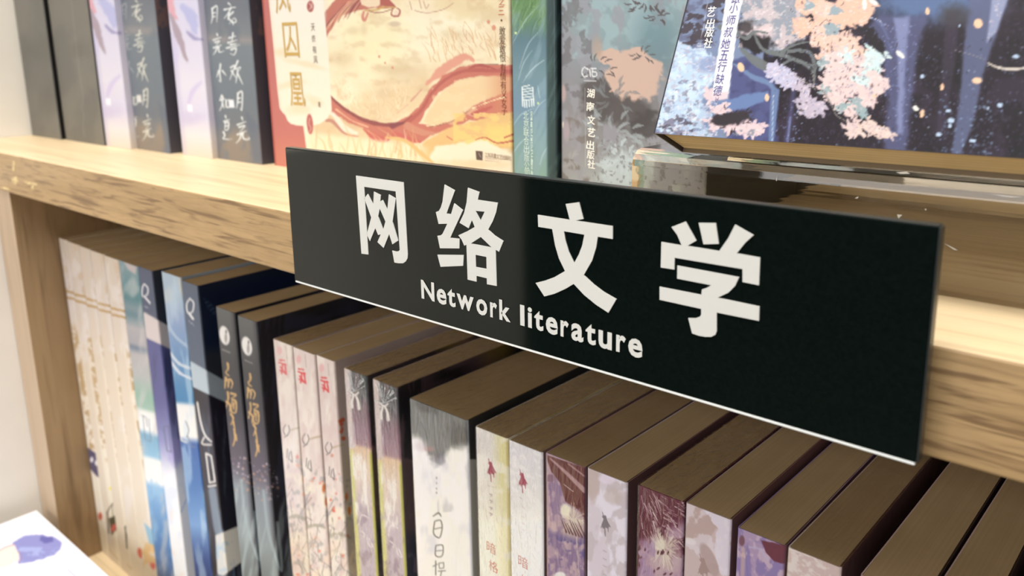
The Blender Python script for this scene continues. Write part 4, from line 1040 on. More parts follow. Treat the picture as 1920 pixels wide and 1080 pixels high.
def p_grey(c):
    c.sat = .85
    c.bands([(-40, (140, 160, 160)), (60, (136, 160, 160)), (130, (134, 140, 142)), (200, (128, 124, 122)), (280, (140, 138, 134)), (350, (170, 176, 170))])
    c.mix(sstep(1140, 1040, c.X) * .35 if False else (1 - sstep(1050, 1130, c.X)) * .5, (150, 144, 142))
    c.noise((154, 178, 178), 26, 30, .45, .6, s=3, k=.8, where=(c.Y < 110).astype(float)); c.noise((150, 148, 152), 20, 36, .5, .62, s=6, k=.7)
    c.blob(1230, 80, 40, 60, (94, 130, 136), soft=.7, k=.6)
    c.noise((104, 98, 98), 14, 16, .58, .68, s=9, k=.6, where=(c.X < 1110).astype(float) * (c.Y < 220) * (c.X > 1050))
    c.blob(1170, 205, 58, 40, (84, 76, 72), soft=.25, rough=.55, s=3, grain=22, k=.92); c.blob(1120, 180, 30, 36, (84, 76, 72), soft=.25, rough=.6, s=5, grain=16, k=.85)
    c.blob(1210, 235, 34, 24, (72, 66, 64), soft=.3, rough=.6, s=15, grain=14, k=.85)
    R = random.Random(6)
    PE = (208, 172, 148)
    c.blob(1190, 140, 50, 46, PE, soft=.12, rough=.5, s=2, grain=20); c.blob(1142, 106, 22, 14, PE, soft=.12, rough=.5, s=12, grain=14); c.blob(1120, 90, 9, 20, (176, 150, 130), soft=.6, k=.8)
    leafy(c, 1188, 142, 34, R, 44, 14, PE, 5)
    leafy(c, 1150, 190, 26, R, 40, 18, (120, 124, 124), 6, .6); leafy(c, 1150, 250, 30, R, 46, 20, (156, 164, 162), 7, .7)
    leafy(c, 1120, 130, 12, R, 26, 14, (84, 78, 76), 3); leafy(c, 1210, 0, 22, R, 30, 14, (86, 74, 74), 4); leafy(c, 1232, 30, 12, R, 16, 12, (86, 74, 74), 4); leafy(c, 1205, 105, 10, R, 16, 12, (90, 84, 82), 3)
    c.blob(1170, 320, 46, 34, (184, 196, 192), soft=.3, rough=.5, s=22, grain=16, k=.85); leafy(c, 1170, 300, 24, R, 40, 16, (186, 198, 194), 7, .8)
    c.noise((96, 90, 86), 6, 6, .64, .7, s=33, k=.5, where=((c.Y > 255) & (c.X > 1110)).astype(float)); c.noise((118, 106, 96), 22, 26, .52, .62, s=31, k=.7, where=((c.Y > 220) & (c.X < 1120)).astype(float))
    leafy(c, 1068, 300, 10, R, 12, 12, (160, 158, 152), 5, .8)
    for q in ((1056, 175, 5, 16, (188, 160, 152)), (1056, 234, 2, 6, (222, 204, 180)), (1062, 245, 6, 20, (166, 150, 150))): c.blob(*q, soft=.4)
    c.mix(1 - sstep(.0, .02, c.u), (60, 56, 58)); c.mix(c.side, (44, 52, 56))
    W = (228, 226, 220)
    c.curve([(1102, 129), (1095, 127), (1091, 135), (1095, 144), (1102, 142)], 2.2, W, soft=.4); c.stroke([(1101, 130), (1118, 128)], 1.8, W, soft=.4); c.stroke([(1106, 130), (1107, 144)], 2, W, soft=.4)
    c.curve([(1111, 131), (1111, 143), (1118, 142), (1118, 136), (1112, 135)], 1.8, W, soft=.4); c.stroke([(1095, 151), (1118, 152)], 1.2, W, soft=.4, k=.7)
    c.stroke([(1097, 165), (1098, 312)], 1.3, (190, 188, 182), k=.55)
PAINT['grey'] = p_grey

def p_dark(c):
    c.fill((44, 35, 44)); c.noise((58, 47, 60), 40, 60, .4, .7, s=2); c.noise((32, 29, 34), 50, 40, .5, .7, s=12, k=.7); c.noise((72, 62, 80), 3.5, 5, .62, .75, s=92, k=.8)
    BL = (98, 112, 148)
    # blue pool and falling water
    c.blob(1740, 0, 120, 40, (104, 124, 158), soft=.6, rough=.3, k=.95)
    c.poly([(1625, 50), (1650, 30), (1740, 30), (1722, 90), (1708, 200), (1700, 290), (1655, 290), (1664, 200), (1655, 110)], (96, 98, 128), soft=7, rough=4, k=.9)
    c.poly([(1676, 34), (1706, 30), (1700, 90), (1692, 250), (1682, 250), (1684, 120)], (150, 156, 188), soft=5, rough=3, k=.75)
    c.poly([(1820, -20), (1896, -20), (1870, 60), (1846, 130), (1822, 240), (1800, 290), (1784, 290), (1800, 180), (1806, 100), (1812, 40)], (104, 110, 136), soft=4, rough=2, k=.9)
    c.poly([(1862, -20), (1896, -20), (1868, 60), (1850, 80), (1856, 30)], (172, 178, 200), soft=3, k=.7); c.poly([(1775, 20), (1800, 20), (1790, 120), (1770, 250), (1756, 250)], (72, 62, 78), soft=5, k=.7)
    c.blob(1790, 30, 26, 22, (74, 70, 72), soft=.5, rough=.5, k=.7)
    c.curve([(1622, 30), (1645, 40), (1660, 60), (1672, 100)], [2, 5, 3], (110, 116, 150), soft=1.5, k=.8); c.curve([(1626, 32), (1648, 38), (1664, 54)], 1.2, (196, 200, 214))
    # left: pale blue
    c.poly([(1220, 260), (1300, -30), (1440, -30), (1440, 20), (1430, 120), (1440, 290), (1220, 300)], (132, 144, 168), soft=2)
    c.poly([(1372, 115), (1400, 105), (1450, 140), (1458, 190), (1452, 290), (1360, 290)], (92, 96, 134), soft=3, rough=3)
    c.noise((78, 78, 116), 24, 20, .5, .65, s=5, k=.8, where=((c.X > 1372) & (c.X < 1460) & (c.Y > 100)).astype(float))
    c.noise((110, 112, 134), 18, 14, .45, .58, s=7, k=.8, where=(c.Y < 95).astype(float) * (c.X < 1345))
    c.noise((76, 66, 70), 16, 10, .52, .6, s=17, k=.85, where=(c.Y < 86).astype(float) * (c.X < 1440))
    c.poly([(1232, 240), (1252, 130), (1268, 70), (1290, 84), (1320, 96), (1346, 110), (1344, 140), (1330, 160), (1316, 200), (1300, 244), (1240, 248)], (192, 210, 224), soft=3, rough=8, k=.95)
    c.noise((206, 222, 232), 16, 18, .45, .6, s=8, k=.7, where=((c.X < 1335) & (c.Y > 90)).astype(float)); c.noise((160, 172, 194), 14, 12, .56, .7, s=28, k=.6, where=((c.X < 1345) & (c.Y > 80)).astype(float))
    c.blob(1330, 122, 22, 14, (140, 150, 180), rough=.4, soft=.4, k=.7); c.noise((120, 118, 132), 7, 7, .60, .70, s=38, k=.6, where=((c.X < 1310) & (c.Y > 150)).astype(float))
    R = random.Random(11)
    GR = (112, 110, 110); DK = (48, 42, 46); PK = (226, 204, 200); PC = (230, 196, 176); GG = (158, 172, 174)
    # grey branches and haze, upper middle
    c.poly([(1392, -20), (1500, -20), (1510, 60), (1500, 100), (1470, 110), (1420, 80), (1392, 60)], (156, 160, 166), soft=4, rough=8)
    c.noise((212, 196, 192), 14, 14, .5, .6, s=41, k=.8, where=((c.X > 1385) & (c.X < 1500) & (c.Y < 90)).astype(float))
    c.blob(1425, 62, 26, 16, PK, soft=.4, rough=.5, k=.7); c.blob(1400, 50, 18, 12, (60, 54, 56), soft=.3, rough=.6, s=3, k=.8)
    c.blob(1418, 82, 30, 16, DK, soft=.25, rough=.5, s=8); c.blob(1500, 96, 26, 18, DK, soft=.25, rough=.4, s=9)
    for a, wd in (([(1384, 66), (1400, 72), (1414, 60), (1440, 62)], [5, 7, 3]), ([(1414, 64), (1430, 92), (1460, 98), (1500, 94)], [4, 7, 6]), ([(1440, 98), (1480, 108), (1508, 120), (1526, 136)], [8, 7, 5]), ([(1460, 100), (1490, 84), (1520, 78)], [5, 3]), ([(1500, 96), (1520, 100), (1528, 130), (1526, 158)], [5, 7, 2]),
                 ([(1390, 92), (1410, 110), (1440, 128), (1470, 148)], [6, 18, 8]), ([(1468, 120), (1490, 112), (1530, 126)], 5), ([(1350, 50), (1370, 62), (1386, 60)], [10, 12, 4])):
        c.curve(a, wd, (120, 124, 122), soft=.8, rough=1.2, k=.95)
    c.curve([(1376, 120), (1408, 142), (1440, 156), (1456, 172)], [4, 9, 9, 6], (120, 138, 168), soft=1.5, rough=2); c.poly([(1446, 160), (1462, 168), (1458, 200), (1448, 290), (1440, 290), (1444, 200)], (116, 134, 166), soft=2)
    c.curve([(1450, 180), (1447, 290)], 1.6, (196, 206, 220), k=.7); c.curve([(1488, 170), (1480, 230), (1470, 290)], 9, (88, 84, 118), soft=4, k=.8); c.curve([(1482, 220), (1474, 290)], 3, (150, 164, 200), soft=2, k=.7)
    c.poly([(1338, 196), (1370, 186), (1400, 176), (1440, 172), (1444, 182), (1400, 204), (1360, 210)], (116, 136, 172), soft=3, rough=3)
    # blossom masses
    def mass(pts, rgb, s, n, ln=14, wd=7):
        for (x, y, r) in pts:
            c.blob(x, y, r, r * .85, rgb, soft=.1, rough=.42, s=s + int(x), grain=max(6, r * .45))
            leafy(c, x, y, n, R, r * .95, ln, rgb, wd, .95)
    mass([(1520, 10, 24), (1560, 30, 34), (1600, 20, 34), (1505, 50, 20), (1612, 5, 26)], (230, 190, 166), 1, 9)
    mass([(1545, 70, 30), (1580, 90, 32), (1600, 110, 30), (1560, 110, 24), (1550, 20, 20)], PC, 2, 9)
    mass([(1575, 120, 28), (1620, 130, 30), (1640, 160, 24), (1600, 160, 26), (1560, 160, 20), (1570, 180, 20), (1625, 185, 18), (1596, 205, 16), (1600, 240, 12), (1560, 150, 14)], (226, 202, 194), 3, 8)
    mass([(1630, 236, 14), (1660, 250, 12), (1606, 246, 10), (1690 - 40, 244, 10)], (226, 202, 188), 4, 7, 12, 6)
    mass([(1560, 55, 14), (1566, 20, 10), (1518, 10, 9)], GG, 5, 4, 8, 5)
    mass([(1640, 96, 12), (1632, 120, 16), (1650, 110, 10), (1614, 150, 10), (1590, 105, 8)], (206, 222, 216), 6, 7, 14, 7)
    mass([(1545, 172, 7), (1606, 190, 9), (1616, 208, 10), (1580, 200, 8), (1540, 118, 8)], (160, 176, 174), 7, 5, 10, 6)
    mass([(1466, 140, 20), (1450, 130, 14), (1480, 150, 16)], (196, 192, 208), 8, 8, 10, 6)
    mass([(1510, 185, 14), (1520, 205, 18), (1530, 200, 14), (1505, 165, 9)], (196, 184, 194), 9, 8, 14, 8)
    mass([(1398, 240, 18), (1420, 244, 14), (1370, 236, 16), (1340, 230, 14), (1350, 205, 12), (1330, 180, 10)], (224, 200, 198), 10, 7, 12, 7)
    c.blob(1375, 222, 34, 12, (64, 56, 60), soft=.25, rough=.6, s=60, grain=8, rot=-8); c.blob(1352, 226, 14, 9, (64, 56, 60), soft=.3, rough=.6, s=61, grain=6); leafy(c, 1376, 224, 18, R, 30, 10, (60, 52, 56), 3)
    c.noise((132, 140, 148), 10, 7, .5, .6, s=70, k=.8, where=((c.X > 1320) & (c.X < 1420) & (c.Y > 243)).astype(float))
    c.noise((130, 124, 140), 12, 10, .52, .62, s=71, k=.8, where=((c.X < 1300) & (c.Y > 222)).astype(float)); c.noise((84, 76, 84), 9, 7, .60, .68, s=72, k=.7, where=((c.X < 1300) & (c.Y > 215)).astype(float))
    c.dots((1500, 1640, 60, 230), 60, .8, 2.6, [DK, (70, 56, 62)], s=9, k=.8)
    c.poly([(1600, 46), (1640, 52), (1656, 80), (1660, 108), (1640, 90), (1625, 66)], DK, soft=2, rough=5); c.dots((1604, 1650, 48, 80), 22, .6, 1.6, [(120, 130, 170)], s=19, k=.7)
    for a in ([(1540, 168), (1556, 190), (1568, 215), (1584, 226)], [(1490, 140), (1530, 168)], [(1524, 136), (1526, 160)]): c.curve(a, 1.8, (146, 140, 130), soft=.6)
    # painterly fine mottling of the pale masses
    pale = (c.col.mean(1) > 150).astype(float)
    c.noise((190, 172, 176), 5, 5, .6, .72, s=93, k=.5, where=pale); c.noise((240, 226, 220), 6, 4, .6, .75, s=94, k=.5, where=pale)
    for k in range(70):
        x, y = R.uniform(1470, 1690), R.uniform(0, 240)
        c.curve([(x, y), (x + R.uniform(-5, 5), y + R.uniform(2, 6)), (x + R.uniform(-8, 8), y + R.uniform(5, 11))], [1.8, .5], R.choice([(84, 70, 78), (150, 130, 134), (60, 50, 56)]), soft=.5, k=.7)
    # spray, petals
    c.dots((1440, 1920, 80, 290), 340, .5, 1.7, [(150, 164, 200), (120, 134, 170), (180, 190, 206), (100, 112, 140)], s=21, k=.8)
    c.dots((1650, 1720, 40, 290), 160, .5, 1.8, [(170, 182, 214), (140, 156, 196)], s=22, k=.7); c.dots((1470, 1500, 200, 290), 40, .6, 2, [(160, 180, 214)], s=23, k=.7)
    c.dots((1760, 1860, 180, 290), 120, .6, 2.6, [(150, 176, 200), (120, 134, 160)], s=24, k=.8)
    for q in ((1783, 226, 7, 5), (1778, 208, 5, 3), (1781, 236, 4, 4), (1824, 264, 6, 3), (1760, 252, 5, 3), (1729, 143, 4, 4), (1799, 48, 2.5, 2.5), (1875, 197, 5, 4), (1851, 203, 4, 3), (1905, 106, 7, 3)): c.blob(*q, (188, 204, 220), rough=.3)
    for q in ((1739, 21, 3.5, 7, 0), (1834, 44, 8, 9, 0), (1832, 151, 9, 6, 0), (1766, 163, 3, 7, 8), (1729, 213, 4, 8, 5), (1389, 126, 6, 9, -20), (1438, 183, 4, 7, 0), (1640, 180, 3, 3, 0)): c.blob(q[0], q[1], q[2], q[3], (238, 200, 166), rot=q[4], soft=.15)
    for q in ((1688, 102, 10, 4, 42), (1717, 203, 6, 4, 30), (1621, 8, 4, 11, 0), (1638, 4, 9, 4, 25)): c.blob(q[0], q[1], q[2], q[3], (234, 230, 218), rot=q[4], soft=.15)
    c.curve([(1852, 118), (1870, 126), (1895, 130), (1925, 127)], [2, 5, 4], (206, 196, 182), soft=.6); c.curve([(1790, 94), (1820, 102), (1846, 111)], 1.2, (150, 146, 150), k=.8)
    for k in range(420):
        x, y = R.uniform(1455, 1920), R.uniform(60, 290); L = R.uniform(2, 7)
        c.stroke([(x, y), (x + R.uniform(-2, 2), y + L)], R.uniform(.6, 1.6), R.choice([(84, 76, 98), (34, 28, 34), (108, 108, 136), (28, 26, 30)]), soft=.6, k=.35 if 1640 < x < 1720 else .6)
    # white title strip along the fold
    c.poly([(1362, -10), (1394, -10), (1384, 40), (1366, 176), (1336, 180), (1340, 140), (1350, 76)], (234, 232, 232), soft=.7)
    c.poly([(1335, 175), (1366, 172), (1364, 186), (1334, 190)], (224, 204, 204), soft=2, rough=2)
    c.stroke([(1328, -5), (1320, 46), (1312, 86)], 1.3, (206, 206, 206), k=.6)
def p_dark2(c):
    p_dark(c); c.col = 255 * (np.clip(c.col, 0, 255) / 255) ** 1.16
PAINT['dark'] = p_dark2

def p_flat(c):
    c.fill((232, 232, 236)); c.noise((226, 226, 238), 40, 30, .5, .7, s=2)
    c.poly([(22, 1018), (48, 1004), (80, 1003), (104, 1008), (116, 1018), (112, 1032), (94, 1044), (70, 1052), (34, 1058), (32, 1034)], (132, 134, 190), soft=1.5, rough=3)
    c.noise((158, 168, 214), 14, 10, .45, .62, s=4, k=.8, where=((c.X < 112) & (c.X > 34) & (c.Y > 1026) & (c.Y < 1056)).astype(float) * (c.col[:, 0] < 190))
    c.poly([(76, 1006), (98, 1006), (100, 1016), (84, 1020), (74, 1014)], (92, 92, 160), soft=1.5, rough=2)
    c.poly([(-10, 1034), (8, 1026), (26, 1022), (34, 1034), (36, 1050), (14, 1062), (-10, 1068)], (236, 214, 204), soft=2, rough=2)
    c.curve([(-4, 1034), (10, 1026), (26, 1021)], 2, (186, 140, 146)); c.curve([(33, 1034), (40, 1044), (34, 1056)], 1.6, (150, 110, 140))
    c.stroke([(12, 986), (48, 974)], 1.6, (226, 176, 172), k=.7); c.stroke([(126, 1066), (142, 1080)], 2.0, (132, 126, 190), k=.9); c.stroke([(162, 1056), (176, 1066)], 1.4, (214, 216, 236))
    c.noise((150, 150, 200), 30, 20, .55, .62, s=9, k=.6, where=(c.Y > 1090).astype(float))
PAINT['flat'] = p_flat


def blank(c): c.fill((180, 170, 165)); c.noise((120, 110, 120), 12, 40, s=4)
def P_(k): return PAINT.get(k, blank)

# lower shelf, left to right:  key, x0, x1, top z, dark side?, options
LOW = [
 ('white_a1', -582 + .6, -569.3, -58.6, dict(du=.6, dv=.8)), ('white_a2', -568.6, -550.4, -58.9, dict(du=.6, dv=.8)), ('white_a3', -549.8, -533.6, -59.2, dict(du=.6, dv=.8)),
 ('white_a4', -533.0, -514.2, -59.5, dict(du=.6, dv=.8)), ('white_a5', -513.6, -494.2, -59.7, dict(du=.6, dv=.8)),
 ('teal_b1', -493.5, -469.2, -59.6, dict(du=.6, dv=.8)), ('navy_b2', -468.8, -451.5, -59.2, dict(du=.6, dv=.8, side_fine=16, side_step=.7)),
 ('blue_c1', -440.5, -419.4, -57.3, dict(du=.5, dv=.7)), ('navy_c2', -418.6, -401.5, -58.6, dict(du=.5, dv=.7, side_fine=22, side_step=.7)),
 ('night_d1', -385.0, -367.3, -66.2, dict(du=.45, dv=.55)), ('night_d2', -364.7, -347.6, -66.7, dict(du=.45, dv=.55, side_fine=16)),
 ('pink_e1', -334.4, -319.0, -72.0, dict(du=.45, dv=.5, film=True)), ('pink_e2', -318.4, -301.6, -72.2, dict(du=.4, dv=.5)), ('pink_e3', -300.6, -287.4, -71.8, dict(du=.4, dv=.5, side_fine=12)),
 ('plum_f1', -281.0, -265.6, -72.9, dict(du=.35, dv=.45, film=2)), ('plum_f2', -261.8, -246.4, -72.8, dict(du=.35, dv=.45, film=2, side_fine=14)),
 ('ink_g', -239.2, -206.9, -75.0, dict(du=.35, dv=.4, side_fine=10, film=True)),
 ('cream_h1', -203.0, -186.9, -76.0, dict(du=.3, dv=.35, film=2)), ('cream_h2', -186.6, -170.9, -76.1, dict(du=.3, dv=.35, film=2)),
 ('plum_i1', -169.5, -152.3, -75.4, dict(du=.28, dv=.3, film=True)), ('lilac_i2', -151.9, -136.1, -75.0, dict(du=.28, dv=.3)),
 ('plum_j1', -132.2, -115.7, -74.0, dict(du=.25, dv=.28, film=2)), ('lilac_j2', -115.3, -100.2, -73.8, dict(du=.25, dv=.28)),
 ('plum_k1', -98.3, -83.6, -75.3, dict(du=.25, dv=.28)), ('lilac_k2', -83.2, -68.4, -75.3, dict(du=.25, dv=.28, film=True)),
 ('rose_l1', -63.6, -47.6, -75.3, dict(du=.8, dv=.8)), ('rose_l2', -47.0, -33.8, -75.0, dict(du=.8, dv=.8)),
 ('rose_m1', -29.6, -14.2, -75.6, dict(du=1, dv=1)), ('rose_m2', -13.8, 2.0, -75.4, dict(du=1, dv=1)), ('rose_m3', 3.0, 19.0, -75.0, dict(du=1, dv=1)),
]
LAB = {
 'white_a1': ('slim cream and gold book pressed against the oak side panel', 'cream books with gold titles'),
 'white_a2': ('cream and gold book second from the side panel, black lantern print', 'cream books with gold titles'),
 'white_a3': ('cream and gold book in the middle of the cream set', 'cream books with gold titles'),
 'white_a4': ('cream and gold book one before the last of the cream set', 'cream books with gold titles'),
 'white_a5': ('cream and gold book touching the teal watercolour spine', 'cream books with gold titles'),
 'teal_b1': ('pale teal and blue watercolour spine right of the cream set', None),
 'navy_b2': ('navy and violet spine with white swoosh beside the teal spine', None),
 'blue_c1': ('light blue and white spine with curved white lines', None),
 'navy_c2': ('navy spine with wide white wave, standing before the gilt-lettered pair', None),
 'night_d1': ('dark grey spine with gold calligraphy and white moon, left of two', 'gold calligraphy pair'),
 'night_d2': ('dark grey spine with gold calligraphy and white moon, right of two', 'gold calligraphy pair'),
 'pink_e1': ('pale pink spine with red seal beside the dark moon pair', 'pale pink branch trio'),
 'pink_e2': ('pale pink spine with red seal, middle of three', 'pale pink branch trio'),
 'pink_e3': ('pale pink spine with red seal and brightest red mark, right of three', 'pale pink branch trio'),
 'plum_f1': ('shrink-wrapped plum and cream spine with twisted film, left of two', 'wrapped plum and cream pair'),
 'plum_f2': ('shrink-wrapped plum and cream spine with twisted film, right of two', 'wrapped plum and cream pair'),
 'ink_g': ('thick white spine with dark ink-wash top and brush title', None),
 'cream_h1': ('cream spine with yellow edge and small crimson figure', 'cream spines with crimson figures'),
 'cream_h2': ('white spine with small crimson figure under wrinkled film', 'cream spines with crimson figures'),
 'plum_i1': ('purple and maroon spine with white burst, beside the white wrapped spine', 'purple and maroon spines'),
 'lilac_i2': ('pale lilac spine with small grey caped figure', 'pale lilac spines'),
 'plum_j1': ('maroon and lilac spine under heavily creased film', 'purple and maroon spines'),
 'lilac_j2': ('dusty pink spine with tan blotches and brown figure', 'pale lilac spines'),
 'plum_k1': ('violet and maroon spine with an oval mark, nearest the lower right', 'purple and maroon spines'),
 'lilac_k2': ('pale pink spine with crinkled film, nearest the lower right', 'pale lilac spines'),
 'rose_l1': ('book seen by its brown top just right of the black gap under the sign corner', 'books at the right end'),
 'rose_l2': ('slim book with a slightly open cover left of the widest black gap', 'books at the right end'),
 'rose_m1': ('book with brown page top right of the widest black gap', 'books at the right end'),
 'rose_m2': ('last book visible in the bottom right corner', 'books at the right end'),
 'rose_m3': ('outermost book beyond the bottom right corner', 'books at the right end'),
}
VIS = {'ink_g': -150, 'cream_h1': -140, 'cream_h2': -138, 'plum_i1': -132, 'lilac_i2': -128, 'plum_j1': -122, 'lilac_j2': -116, 'plum_k1': -110, 'lilac_k2': -105,
       'plum_f1': -185, 'plum_f2': -175, 'pink_e1': -215, 'pink_e2': -210, 'pink_e3': -205, 'night_d1': -245, 'night_d2': -240, 'rose_l1': -90, 'rose_l2': -90, 'rose_m1': -90, 'rose_m2': -90, 'rose_m3': -90}
BK = {}
for key, x0, x1, zt, op in LOW:
    if key == 'rose_m3': continue
    lb, gr = LAB[key]
    yf = 22.0 if key[:4] in ('rose',) or key in ('plum_j1', 'lilac_j2', 'plum_k1', 'lilac_k2') else 26.0
    yf = 26.0
    BK[key] = upright_book('paperback_book', lb, x0, x1, yf, zt, P_(key), zvis=VIS.get(key), group=gr, **op)

# ------------------------------------------------------------------ upper shelf, books upright
def ub(key, lb, x0, x1, yf, zt=None, gr=None, **op):
    op.setdefault('gain', np.array([.82, .86, .95])); op['ztop'] = op.pop('zvis', 110)
    return upright_book('hardback_book', lb, x0, x1, yf, zt or 208, P_(key), zb=.05, depth=op.pop('depth', 138), group=gr, **op)
GB = 'plain grey book boxes by the wall'
ub('box_u1', 'plain dark grey book against the white wall, leftmost of two', -680.5, -627.8, 52.6, gain=.68, gr=GB, du=2, dv=2.5, zvis=110)
ub('box_u2', 'plain dark grey book with crinkled film seam, right of two', -625.2, -563.5, 55, gain=.68, gr=GB, du=1., dv=1.5, zvis=110)
u3a = ub('lady_u3', 'white and lilac painted book standing next to the plain grey books', -562.8, -528.2, 56, gr='white and lilac painted books', du=.8, dv=1, zvis=110)
u3 = ub('slate_u3', 'slate grey book with white calligraphy between two lilac painted books', -527.6, -485.5, 60, gr='slate books with white calligraphy', du=.45, dv=.5, zvis=110, side_fine=12)
u4a = ub('lady_u4', 'white and lilac painted book between two slate calligraphy books', -475.0, -441.4, 62.5, gr='white and lilac painted books', du=.8, dv=1, zvis=110)
u4 = ub('slate_u4', 'slate grey book with white calligraphy next to the red phoenix book', -440.9, -396.8, 66, gr='slate books with white calligraphy', du=.45, dv=.5, zvis=110, side_fine=12)
red = ub('red', 'red and gold painted cover facing out with a cream title panel', -390.2, -221.9, 69.5, zt=226, du=.42, dv=.42, zvis=100, depth=24, pages='pages_y', taper=.1)
teal = ub('teal', 'thick teal and green spine between the red cover and grey floral book', -221.4, -199.6, 70, zt=216, du=.35, dv=.4, zvis=100, depth=125)
grey = ub('grey', 'thick grey and teal floral book with peach blossom and publisher name', -199.1, -139.0, 72, zt=226, du=.35, dv=.4, zvis=100, depth=125)

def ctext(parent, name, yf, chars, pts, wd, ht, rgb, rot=0, sh=0, bd=0.0, **k):
    its = [(ch, x, y, wd, ht, rot, sh, bd) for ch, (x, y) in zip(chars, pts)]
    return letters(name, its, (0, yf, 0), XU, ZU, parent, ink(rgb), **k)
# red book
ctext(red, 'title_lettering', 69.5, '凤囚凰', [(529, -8), (545.5, 75), (557, 168)], 13, 17, (178, 146, 76), 0, -.03, .004)
ctext(red, 'author_lettering', 69.5, '天衣有风', [(587, 51), (588, 72), (590, 93), (592, 112)], 3.2, 3.5, (92, 80, 72))
ctext(red, 'author_lettering', 69.5, '著', [(599, 196)], 2.2, 2.6, (92, 80, 72))
ctext(red, 'series_lettering', 69.5, '之三', [(941, 2), (940, 20)], 3.0, 3.2, (176, 92, 60))
ctext(red, 'series_lettering', 69.5, '敢爱敢恨', [(942, 58), (942, 75), (942.5, 92), (943, 108)], 3.2, 3.4, (84, 58, 40))
ctext(red, 'series_lettering', 69.5, '·', [(940.5, 38)], .9, .9, (84, 58, 40))
ctext(red, 'series_lettering', 69.5, '有情有义', [(943.5, 127), (943.5, 143), (944, 160), (945, 176)], 3.1, 3.3, (110, 56, 36))
ctext(red, 'series_lettering', 69.5, '女子', [(945, 192), (946, 208)], 2.9, 3.2, (116, 62, 36))
ctext(red, 'publisher_lettering', 69.5, '江苏凤凰文艺出版社', [(911.5 + 5.6 * k, 290.5 + .75 * k) for k in range(9)], 1.6, 1.9, (130, 100, 80))
# teal spine
ctext(teal, 'publisher_lettering', 70, '北京联合出版公司', [(986.5 + .3 * k, 217 + 15.6 * k) for k in range(8)], 2.7, 3.2, (196, 216, 206))
letters('imprint_lettering', [(ch, 997 + .05 * k, 212 + 5.6 * k, 1.2, 1.1, -90) for k, ch in enumerate('BeijingUnitedPublishingC')], (0, 70, 0), XU, ZU, teal, ink((184, 206, 198)))
# grey floral
ctext(grey, 'publisher_lettering', 72, '湖南文艺出版社', [(1108, 175), (1107, 200), (1109, 225), (1109, 248), (1107, 272), (1108, 290), (1109, 308)], 3.5, 3.3, (226, 224, 216), -4, 0, .02)

# ------------------------------------------------------------------ dark blossom book leaning back on a clear acrylic stand
TH = math.radians(24.0)
B0 = on(1228, 250, 1, 23.0)                              # lower front left corner
RX = np.array([1., 0, 0]); RU = np.array([0, math.sin(TH), math.cos(TH)]); RD = np.array([0, math.cos(TH), -math.sin(TH)])
W_, H_, T_ = 150.0, 208.0, 17.0
def tilt(v):
    v = np.asarray(v, float); return B0 + v[:, :1] * RX + v[:, 1:2] * RD + v[:, 2:3] * RU
dark = thing('hardback_book', 'dark book with pink blossom and waterfall cover leaning on the clear stand', 'book', B0 + RX * W_ / 2)
du, dv = .3, .3
us = np.concatenate([np.arange(0, 118, du), [118, 134, W_]]); vs_ = np.concatenate([np.arange(0, 66, dv), [66, 100, 150, H_]])
def sheet(nm, y, rgbf, paintf=None, e=0.0, flip=False):
    U_, V_ = np.meshgrid(us if paintf else np.array([0, W_]), vs_ if paintf else np.array([0, H_]))
    base = np.stack([U_.ravel(), np.full(U_.size, y), V_.ravel()], 1)
    nc = U_.shape[1]; nr = U_.shape[0]
    i = np.arange(nr - 1)[:, None] * nc + np.arange(nc - 1)[None]
    F = np.stack([i, i + 1, i + nc + 1, i + nc], -1).reshape(-1, 4)
    P = tilt(base); th = .45
    n0 = len(P)
    P2 = tilt([(0, y + th, 0), (W_, y + th, 0), (W_, y + th, H_), (0, y + th, H_)])
    fs = F.tolist() + [[n0, n0 + 3, n0 + 2, n0 + 1], [0, nc - 1, n0 + 1, n0], [nc - 1, n0 - 1, n0 + 2, n0 + 1], [n0 - 1, n0 - nc, n0 + 3, n0 + 2], [n0 - nc, 0, n0, n0 + 3]]
    P = np.concatenate([P, P2])
    c = Canvas(P); c.fill(rgbf); c.u = np.zeros(len(P)); c.side = np.zeros(len(P))
    if paintf: paintf(c); c.col[n0:] = rgbf
    c.gain = np.array([.78, .8, .86])
    return mesh_obj(nm, P, fs, M['print_gloss'], dark, cols=c.out())
sheet('front_cover', 0, (60, 50, 60), P_('dark'))
sheet('back_cover', T_ - .5, (120, 104, 80))
v, f = boxv(-.45, 0, 0, T_, 0, H_)
c = Canvas(tilt(v)); c.fill((40, 38, 46)); mesh_obj('spine', tilt(v), f, M['print'], dark, cols=c.out())
v, f = boxv(.3, W_ - 1.2, .5, T_ - .55, 1.2, H_ - 1.5)
mesh_obj('page_block', tilt(v), f, M['pages_y'], dark)
nrm_b = np.cross(RX, RU)
def dtext(name, chars, pts, wd, ht, rgb, rot=0, bd=0.0):
    return letters(name, [(ch, x, y, wd, ht, rot, 0, bd) for ch, (x, y) in zip(chars, pts)], B0, RX, RU, dark, ink(rgb), lift=.1)
dtext('title_lettering', '跟小师叔她五行缺德', [(1381, -3), (1376, 15), (1371, 38), (1366, 60), (1361, 82), (1358, 104), (1354, 125), (1350, 148), (1346, 170)], 2.5, 2.9, (78, 70, 128))
dtext('title_lettering', '》', [(1344, 187)], 1.5, 1.0, (90, 82, 136), -90)
dtext('publisher_lettering', '艺出版社', [(1334, 22), (1332, 45), (1331, 60), (1328, 81)], 2.5, 3.0, (228, 226, 222), 0, .01)

